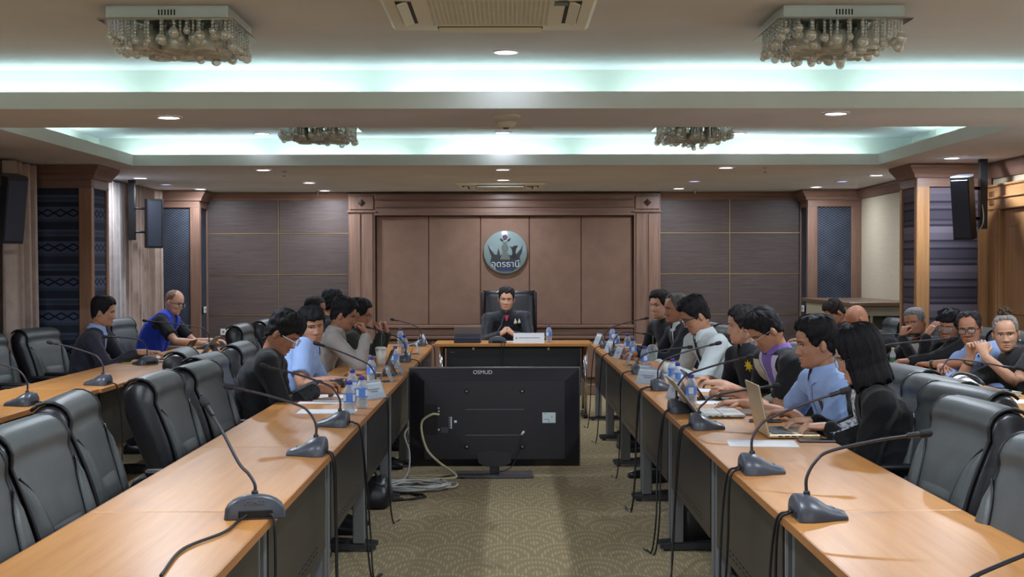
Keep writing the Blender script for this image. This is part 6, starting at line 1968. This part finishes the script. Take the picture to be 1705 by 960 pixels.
mb = MB(); mb.prism([(-0.035, 0), (0.035, 0), (0.002, 0.10), (-0.002, 0.10)], 0, -0.155, 0.155); mb.build('card', M_paper, np_)
mb = MB()
for q in range(16):
    l = -0.10+0.21*q/16; mb.add([(l, -0.0195, 0.048), (l+0.010, -0.0195, 0.048), (l+0.010, -0.0168, 0.056), (l, -0.0168, 0.056)], [(0, 1, 2, 3)])
o = mb.build('card_print', M_ink, np_); o['kind'] = 'stuff'
mb = MB(); mb.lathe([(0.010, 0), (0.010, 0.001)], n=12); me = mb.mesh('crest'); me.transform(Matrix.Translation((-0.125, -0.019, 0.052)) @ Matrix.Rotation(R(72), 4, 'X')); link_mesh('crest_print', me, plain('crest_lilac', (176, 160, 196), 0.6), np_)

# ================================================================== laptops and tablets
def laptop(x, y, lean, w, d, lh, mat, label, key=M_screen):
    """hinge at (x, y), screen looks +x"""
    root = empty('laptop', (x, y, Z_T)); tag(root, label, 'laptop')
    mb = MB(); mb.cbox(0, d, -w/2, w/2, 0.004, 0.019, 0.004, seg=2); b = mb.build('keyboard_base', mat, root)
    mb = MB(); mb.box(0.02, d*0.52, -w/2+0.02, w/2-0.02, 0.0191, 0.0198); k = mb.build('keyboard_well', plain('keyboard_dark', (44, 46, 50), 0.5), b)
    mb = MB()
    for i in range(5):
        for j in range(13):
            mb.box(0.024+i*(d*0.52-0.03)/5, 0.024+i*(d*0.52-0.03)/5+0.015, -w/2+0.024+j*(w-0.048)/13, -w/2+0.024+j*(w-0.048)/13+0.017, 0.0198, 0.0215)
    o = mb.build('keys', key, b); o['kind'] = 'stuff'
    mb = MB(); mb.box(d*0.60, d*0.93, -0.05, 0.05, 0.0191, 0.0195); mb.build('touchpad', plain('touchpad_grey', (150, 146, 138), 0.4), b)
    for j in range(4):
        mb = MB(); mb.box(0.04+j*0.03, 0.058+j*0.03, -w/2-0.0005, -w/2+0.002, 0.009, 0.014); mb.build('port', M_dark, b)
    for q in (0.02, d-0.02):
        mb = MB(); mb.box(q-0.01, q+0.01, -w/2+0.02, w/2-0.02, 0, 0.005); mb.build('rubber_foot', M_black_plastic, b)
    M4 = Matrix.Translation((0.0, 0, 0.014)) @ Matrix.Rotation(-lean, 4, 'Y')
    mb = MB(M4); mb.cbox(-0.004, 0.004, -w/2, w/2, 0.0, lh, 0.0035, seg=2); l = mb.build('lid', mat, root)
    mb = MB(M4); mb.box(0.0041, 0.0048, -w/2+0.008, w/2-0.008, 0.012, lh-0.010); mb.build('screen', M_screen, l)
    return root
laptop(1.15, 5.93, R(12), 0.32, 0.225, 0.225, M_gold, 'pale gold laptop open before the woman in black blazer', plain('keys_dark', (58, 60, 64), 0.5))
laptop(0.965, 6.72, R(38), 0.32, 0.225, 0.225, M_silver, 'grey laptop open before the light blue shirt', M_white)
def tablet(x, y, rz, lean, w, hh, label, back=M_screen, case=M_black_plastic, foot=0.10):
    """leaning slab on a folded stand; its screen looks along local +y"""
    root = empty('tablet', (x, y, Z_T), R(rz)); tag(root, label, 'tablet')
    M4 = Matrix.Translation((0, 0, 0.006)) @ Matrix.Rotation(lean, 4, 'X')
    mb = MB(M4); mb.cbox(-w/2, w/2, -0.005, 0.004, 0.0, hh, 0.003); s = mb.build('slab', back, root)
    mb = MB(M4); mb.box(-w/2+0.01, w/2-0.01, 0.0041, 0.0046, 0.012, hh-0.012); mb.build('screen', M_screen, s)
    mb = MB(); mb.cbox(-w/2, w/2, 0.0, foot+0.06, 0.0, 0.006, 0.002); mb.build('cover_flap', case, root)
    q = hh*0.55
    mb = MB(); mb.add([(-w/2+0.004, -math.sin(lean)*q-0.004, math.cos(lean)*q), (w/2-0.004, -math.sin(lean)*q-0.004, math.cos(lean)*q), (w/2-0.004, -math.sin(lean)*q-foot*0.5, 0.001), (-w/2+0.004, -math.sin(lean)*q-foot*0.5, 0.001)], [(0, 1, 2, 3), (3, 2, 1, 0)][:1]); mb.build('stand_flap', case, root)
    return root
tablet(1.12, 7.55, -90, R(35), 0.25, 0.19, 'black tablet in a folio stand, right table')
tablet(-0.86, 9.25, 90, R(20), 0.24, 0.19, 'dark tilted tablet beside a left bottle', plain('tablet_brown', (58, 46, 50), 0.3))
t_ = tablet(-0.39, 13.30, 0, R(16), 0.27, 0.165, 'grey tablet with a sticker, standing on the head desk', plain('tablet_grey', (120, 112, 108), 0.35), plain('navy_folio', (34, 36, 56), 0.6))
mb = MB(Matrix.Translation((0, 0, 0.006)) @ Matrix.Rotation(R(16), 4, 'X')); mb.box(-0.02, 0.08, -0.0065, -0.005, 0.05, 0.085); mb.build('sticker', plain('worn_sticker', (160, 152, 140), 0.7), t_)
mb = MB(Matrix.Translation((0, 0, 0.0))); mb.cbox(-0.135, 0.125, -0.085, -0.03, 0.0, 0.055, 0.004); mb.build('folio_back', plain('navy_folio', (34, 36, 56), 0.6), t_)
tablet(-2.70, 11.0, 90, R(34), 0.24, 0.18, 'black tablet on a stand, outer left table')
tablet(-2.66, 11.62, 90, R(40), 0.25, 0.19, 'silver backed tablet behind the black one, outer left', plain('tablet_silver', (150, 146, 144), 0.35))

# ================================================================== papers and small things
def sheet(x, y, rz, w, d, label, name='paper_sheet', mat=M_paper, cat='paper', group='loose paper sheets', t=0.0012, z=Z_T, prints=0):
    root = None
    mb = MB(); mb.box(-w/2, w/2, -d/2, d/2, 0.0005, t+0.0005)
    o = mb.build(name, mat); o.location = (x, y, z); o.rotation_euler = (0, 0, R(rz)); tag(o, label, cat, group)
    return o
sheet(1.09, 5.62, 84, 0.21, 0.29, 'white paper beside the gold laptop', )
sheet(-1.08, 7.72, 88, 0.21, 0.29, 'white paper under the reading man\'s hands')
sheet(-1.02, 7.42, 90, 0.21, 0.29, 'white paper in the middle of three, left table')
sheet(-0.94, 6.92, 91, 0.21, 0.30, 'white paper nearest the camera on the left table')
sheet(-1.20, 7.50, 95, 0.15, 0.2, 'maroon folder by the reading man', 'folder', plain('maroon_card', (96, 34, 40), 0.6), 'folder', None, 0.003)
sheet(-1.05, 8.55, 80, 0.21, 0.28, 'white paper before the young man in blue')
sheet(-1.0, 9.4, 90, 0.21, 0.28, 'white paper before the beige jacket')
sheet(1.24, 9.15, 92, 0.24, 0.32, 'pale blue folder before the white shirt', 'folder', plain('pale_blue_card', (170, 204, 222), 0.6), 'folder', None, 0.006)
sheet(1.10, 9.9, 90, 0.21, 0.29, 'white paper the white shirt man writes on')
sheet(1.26, 8.05, 70, 0.21, 0.29, 'white paper before the purple collar')
sheet(1.20, 7.35, 90, 0.21, 0.29, 'white paper under the black tablet\'s far side')
sheet(1.30, 6.80, 88, 0.24, 0.2, 'brown folder under the mouse hand', 'folder', plain('brown_folio', (112, 88, 72), 0.6), 'folder', None, 0.010)
sheet(-2.85, 11.2, 90, 0.21, 0.28, 'white paper between dark jacket and tablets')
sheet(-2.95, 10.55, 80, 0.12, 0.2, 'yellow edged folder before the dark jacket', 'folder', plain('yellow_card', (196, 182, 60), 0.6), 'folder', None, 0.004)
sheet(2.86, 7.35, 84, 0.22, 0.30, 'white paper at the right photo edge')
sheet(2.80, 9.75, 90, 0.21, 0.28, 'white paper before the grey cropped man')
sheet(2.78, 9.55, 95, 0.2, 0.26, 'purple folder before the grey cropped man', 'folder', plain('purple_card', (96, 72, 128), 0.6), 'folder', None, 0.004)
sheet(0.02, 13.45, 0, 0.2, 0.15, 'white paper before the clasped hands on the head desk')
def phone(x, y, rz, label, col=(40, 40, 48)):
    root = empty('phone', (x, y, Z_T), R(rz)); tag(root, label, 'phone')
    mb = MB(); mb.cbox(-0.038, 0.038, -0.078, 0.078, 0.0, 0.009, 0.003, seg=2); mb.build('phone_body', plain('phone_case_%d' % col[0], col, 0.4), root)
    mb = MB(); mb.box(-0.034, 0.034, -0.073, 0.073, 0.009, 0.0094); mb.build('screen', M_screen, root)
phone(1.335, 5.68, 86, 'dark phone beside the gold laptop', (60, 48, 60))
phone(1.26, 6.42, 80, 'black phone near the light blue shirt')
phone(1.30, 8.75, 86, 'black phone before the white shirt folder')
phone(-1.16, 11.75, 90, 'black phone on the far left table')
ms = empty('computer_mouse', (1.135, 6.98, Z_T), R(90)); tag(ms, 'white computer mouse under a hand, right table', 'mouse')
mb = MB(); rings = []
for (y, w, z) in ((-0.05, 0.012, 0.012), (-0.04, 0.026, 0.024), (-0.01, 0.031, 0.034), (0.03, 0.029, 0.028), (0.05, 0.02, 0.015)):
    rings.append([(w*math.cos(q), y, max(0.0, z*math.sin(q))) for q in np.linspace(0, 2*PI, 14, endpoint=False)])
mb.loft(rings); mb.build('mouse_body', M_white, ms)
mb = MB(); mb.lathe([(0.005, -0.004), (0.005, 0.004)], (0, 0.03, 0.028), 10, axis='x'); mb.build('scroll_wheel', M_ink, ms)
pc = empty('black_pouch', (-1.07, 8.40, Z_T)); tag(pc, 'black zipped pouch before the young man in blue', 'pouch')
mb = MB(); mb.cbox(-0.05, 0.05, -0.11, 0.11, 0.0, 0.05, 0.018, seg=3, smooth=True); mb.build('pouch_body', M_black_leather, pc)
mb = MB(); mb.tube([(-0.05, -0.1, 0.03), (-0.052, 0, 0.032), (-0.05, 0.1, 0.03)], 0.003, 6); mb.build('zip', M_silver, pc)
nb = empty('notebook', (2.86, 7.72, Z_T), R(8)); tag(nb, 'thick pale green notebook at the right photo edge', 'notebook')
mb = MB(); mb.cbox(-0.12, 0.12, -0.085, 0.085, 0.003, 0.022, 0.002); mb.build('pages', plain('page_edges', (204, 206, 190), 0.8), nb)
for z in (0.0, 0.022):
    mb = MB(); mb.box(-0.124, 0.124, -0.088, 0.088, z, z+0.003); mb.build('cover', plain('green_cover', (150, 160, 136), 0.6), nb)
pn = empty('pen', (2.88, 7.70, Z_T+0.025), R(75)); tag(pn, 'black pen lying on the green notebook', 'pen')
mb = MB(); mb.tube([(0, -0.07, 0.005), (0, 0.055, 0.005)], 0.005, 8); mb.build('barrel', M_black_plastic, pn)
mb = MB(); mb.tube([(0, 0.055, 0.005), (0, 0.07, 0.005)], [0.004, 0.001], 8); mb.build('tip', M_silver, pn)
bg = empty('canvas_bag', (2.84, 8.30, Z_T)); tag(bg, 'white folded cloth with black strap before the woman with bun', 'bag')
mb = MB(); mb.grid(lambda u, v: (-0.13+0.26*u, -0.12+0.24*v, 0.004+0.075*math.sin(PI*u)**0.6*math.sin(PI*v)**0.6*(0.7+0.3*math.sin(9*u+5*v))), 14, 12); mb.build('cloth', M_paper, bg)
mb = MB(); mb.tube(catmull([(-0.12, -0.1, 0.03), (-0.02, -0.05, 0.085), (0.08, -0.06, 0.07), (0.13, -0.11, 0.02)], 6), 0.011, 6); mb.build('strap', M_black_leather, bg)

# ================================================================== television
tv = empty('television', (-0.087, 9.55, 0)); tag(tv, 'large black television on a low stand, its back to camera', 'television')
hw, z0, z1 = 0.62, 0.065, 0.785
mb = MB(); mb.cbox(-hw, hw, 0.0, 0.028, z0, z1, 0.004); mb.build('bezel', plain('tv_bezel', (128, 128, 132), 0.3, 0.5), tv)
mb = MB(); mb.box(-hw+0.012, hw-0.012, 0.028, 0.030, z0+0.015, z1-0.012); mb.build('screen', M_screen, tv)
mb = MB()
def rr(a, b, c, d, y): return [(a, y, c), (b, y, c), (b, y, d), (a, y, d)]
mb.loft([rr(-hw+0.006, hw-0.006, z0+0.004, z1-0.008, 0.0), rr(-hw+0.008, hw-0.008, z0+0.006, z1-0.012, -0.008), rr(-hw+0.10, hw-0.10, z0+0.05, z1-0.09, -0.040), rr(-hw+0.115, hw-0.115, z0+0.06, z1-0.10, -0.045)], smooth=False)
back = mb.build('back_cover', M_tv, tv)
for z in (0.480, 0.295):
    mb = MB(); mb.box(-0.21, 0.21, -0.047, -0.044, z, z+0.005); mb.build('groove', plain('groove_grey', (96, 96, 102), 0.4), back)
for x in (-0.20, 0.20):
    for z in (0.615, 0.215):
        mb = MB(); mb.lathe([(0.020, -0.0455), (0.016, -0.047), (0.008, -0.046)], (x, 0, z), 14, axis='y'); mb.build('screw_cup', plain('cup_dark', (18, 18, 20), 0.5), back)
        mb = MB(); mb.lathe([(0.008, -0.0455), (0.007, -0.052)], (x, 0, z-0.003), 10, axis='y'); mb.build('mount_screw', M_silver, back)
mb = MB(); mb.box(0.345, 0.44, -0.046, -0.044, 0.385, 0.46); lb = mb.build('rating_label', plain('rating_label', (206, 220, 224), 0.6), back)
mb = MB(); mb.box(0.355, 0.375, -0.0465, -0.046, 0.448, 0.452); mb.box(0.355, 0.395, -0.0465, -0.046, 0.408, 0.412); mb.box(0.41, 0.418, -0.0465, -0.046, 0.424, 0.432); mb.box(0.385, 0.40, -0.0465, -0.046, 0.395, 0.399); mb.build('label_print', M_ink, lb)['kind'] = 'stuff'
mb = MB(); mb.box(-0.50, -0.41, -0.046, -0.030, 0.30, 0.52); mb.build('port_recess', plain('port_dark', (12, 12, 14), 0.5), back)
for z in (0.492, 0.470, 0.448, 0.337):
    mb = MB(); mb.lathe([(0.007, -0.046), (0.006, -0.055)], (-0.402, 0, z), 10, axis='y'); mb.build('jack', M_white, back)
mb = MB(); mb.box(-0.315, -0.308, -0.047, -0.044, 0.345, 0.43); 
mb.build('port_strip', M_white, back)
for k in range(5):
    mb = MB(); mb.box(-0.33, -0.317, -0.047, -0.044, 0.347+k*0.018, 0.357+k*0.018); mb.build('port', M_ink, back)
mb = MB(); mb.box(-0.29, -0.272, -0.047, -0.044, 0.388, 0.404); mb.build('square_sticker', M_paper, back)
mb = MB(); mb.box(-0.385, -0.335, -0.047, -0.044, 0.315, 0.355); mb.build('input_panel', plain('panel_slate', (72, 76, 88), 0.5), back)
for x in (-0.33, 0.32):
    g = MB()
    for k in range(6): g.box(x-0.065, x+0.065, -0.0465, -0.044, 0.205+k*0.008, 0.209+k*0.008)
    o = g.build('speaker_slots', plain('slot_grey', (42, 42, 46), 0.5), back); o['kind'] = 'stuff'
text_mesh('chalk_marking', 'OSMUD', 0.040, plain('chalk_white', (214, 212, 210), 0.8), tv, Matrix.Translation((-0.085, -0.0245, 0.748)) @ Matrix.Rotation(R(-22), 4, 'X') @ FACE_CAM, 0.0008)
mb = MB(); mb.prism([(-0.125, 0.165), (-0.115, 0.10), (-0.06, 0.075), (0.06, 0.075), (0.115, 0.10), (0.125, 0.165), (0.06, 0.180), (0, 0.184), (-0.06, 0.180)], 1, -0.075, -0.040); mb.build('stand_mount', plain('stand_dark', (44, 44, 50), 0.35), tv)
mb = MB(); mb.cbox(-0.035, 0.035, -0.07, -0.03, 0.02, 0.09, 0.004); mb.build('stand_neck', M_black_plastic, tv)
mb = MB(); mb.cbox(-0.285, 0.275, -0.16, 0.10, 0.0, 0.020, 0.006); mb.build('stand_base', plain('dusty_glass', (86, 86, 92), 0.15), tv)
mb = MB(); mb.tube([(0.195, -0.05, 0.30), (0.205, -0.055, 0.315), (0.212, -0.05, 0.325)], 0.009, 8); mb.build('power_plug', M_white, tv)
mb = MB(); mb.tube(catmull([(0.195, -0.05, 0.30), (0.185, -0.06, 0.22), (0.15, -0.07, 0.12), (0.10, -0.09, 0.06), (-0.05, -0.12, 0.03), (-0.27, -0.14, 0.028), (-0.45, -0.2, 0.006), (-0.62, -0.3, 0.006), (-0.66, -0.45, 0.006)], 8), 0.004, 6); mb.build('power_cable', M_cable, tv)
mb = MB(); mb.tube(catmull([(-0.405, -0.05, 0.448), (-0.45, -0.065, 0.45), (-0.52, -0.06, 0.40), (-0.52, -0.06, 0.30), (-0.48, -0.07, 0.19), (-0.40, -0.09, 0.11), (-0.30, -0.13, 0.045), (-0.28, -0.16, 0.010), (-0.45, -0.2, 0.008), (-0.62, -0.15, 0.008)], 8), 0.009, 8); mb.build('ribbon_cable', M_cable_cream, tv)

# ---- cables on the carpet
mb = MB(); pts = []
for k in range(150):
    a = k*0.30; r = 0.19+0.025*math.sin(k*0.71)+0.02*math.sin(k*0.23)
    pts.append((-0.62+r*math.cos(a)*1.15+0.03*math.sin(k*0.13), 8.98+r*math.sin(a)*0.85, 0.006+0.010*(0.5+0.5*math.sin(k*1.7))+0.0002*k))
mb.tube(pts, 0.0065, 6); tag(mb.build('cable_coil', M_cable_white), 'white cable coil lying on the carpet left of the television', 'cable')
mb = MB(); pts = []
for k in range(60):
    a = k*0.30; r = 0.16+0.02*math.sin(k*0.5)
    pts.append((-0.74+r*math.cos(a)*1.2, 8.62+r*math.sin(a)*0.75, 0.007+0.008*(0.5+0.5*math.sin(k*1.3))))
mb.tube(pts, 0.006, 6); tag(mb.build('cable_coil', M_cable), 'black cable coil on the carpet nearer than the white coil', 'cable')
mb = MB(); mb.tube(catmull([(-0.66, 10.6, 0.60), (-0.655, 10.3, 0.52), (-0.67, 9.9, 0.38), (-0.74, 9.6, 0.30), (-0.70, 9.5, 0.18), (-0.70, 9.4, 0.06), (-0.74, 9.2, 0.008), (-0.80, 9.05, 0.008)], 8), 0.006, 6)
tag(mb.build('white_cable', M_cable_white), 'white cable climbing from the coil up the left tables', 'cable')
mb = MB(); mb.tube(catmull([(-0.74, 8.75, 0.008), (-0.6, 9.2, 0.008), (-0.45, 9.42, 0.008), (-0.30, 9.38, 0.01)], 8), 0.005, 6)
tag(mb.build('floor_cable', M_cable), 'black cable running from its coil to the television stand', 'cable')

# ---- bags under the tables
def bag(x, y, w, d, hh, label, rz=0):
    root = empty('black_bag', (x, y, 0), R(rz)); tag(root, label, 'bag')
    mb = MB()
    rings = []
    for (t, s) in ((0, 0.92), (0.10, 1.0), (0.5, 0.98), (0.85, 0.86), (0.97, 0.72), (1.0, 0.5)):
        rings.append([(w*s*math.copysign(abs(math.cos(q))**0.4, math.cos(q))*(1+0.05*math.sin(3*q+t*4)), d*s*math.copysign(abs(math.sin(q))**0.4, math.sin(q)), hh*t*(1+0.08*math.sin(2*q))) for q in np.linspace(0, 2*PI, 18, endpoint=False)])
    mb.loft(rings); mb.build('bag_body', M_black_leather, root)
    mb = MB(); mb.tube(catmull([(-w*0.35, 0, hh*0.95), (-w*0.2, 0, hh*1.25), (w*0.2, 0, hh*1.25), (w*0.35, 0, hh*0.95)], 6), 0.010, 6); mb.build('handle', M_black_leather, root)
bag(-0.86, 8.35, 0.13, 0.17, 0.17, 'black bag on the carpet under the left tables')
bag(1.05, 7.25, 0.14, 0.18, 0.30, 'black bag slumped under the right tables, near the laptops')
bag(1.02, 11.0, 0.10, 0.16, 0.12, 'black bag under the right tables before the white shirt')
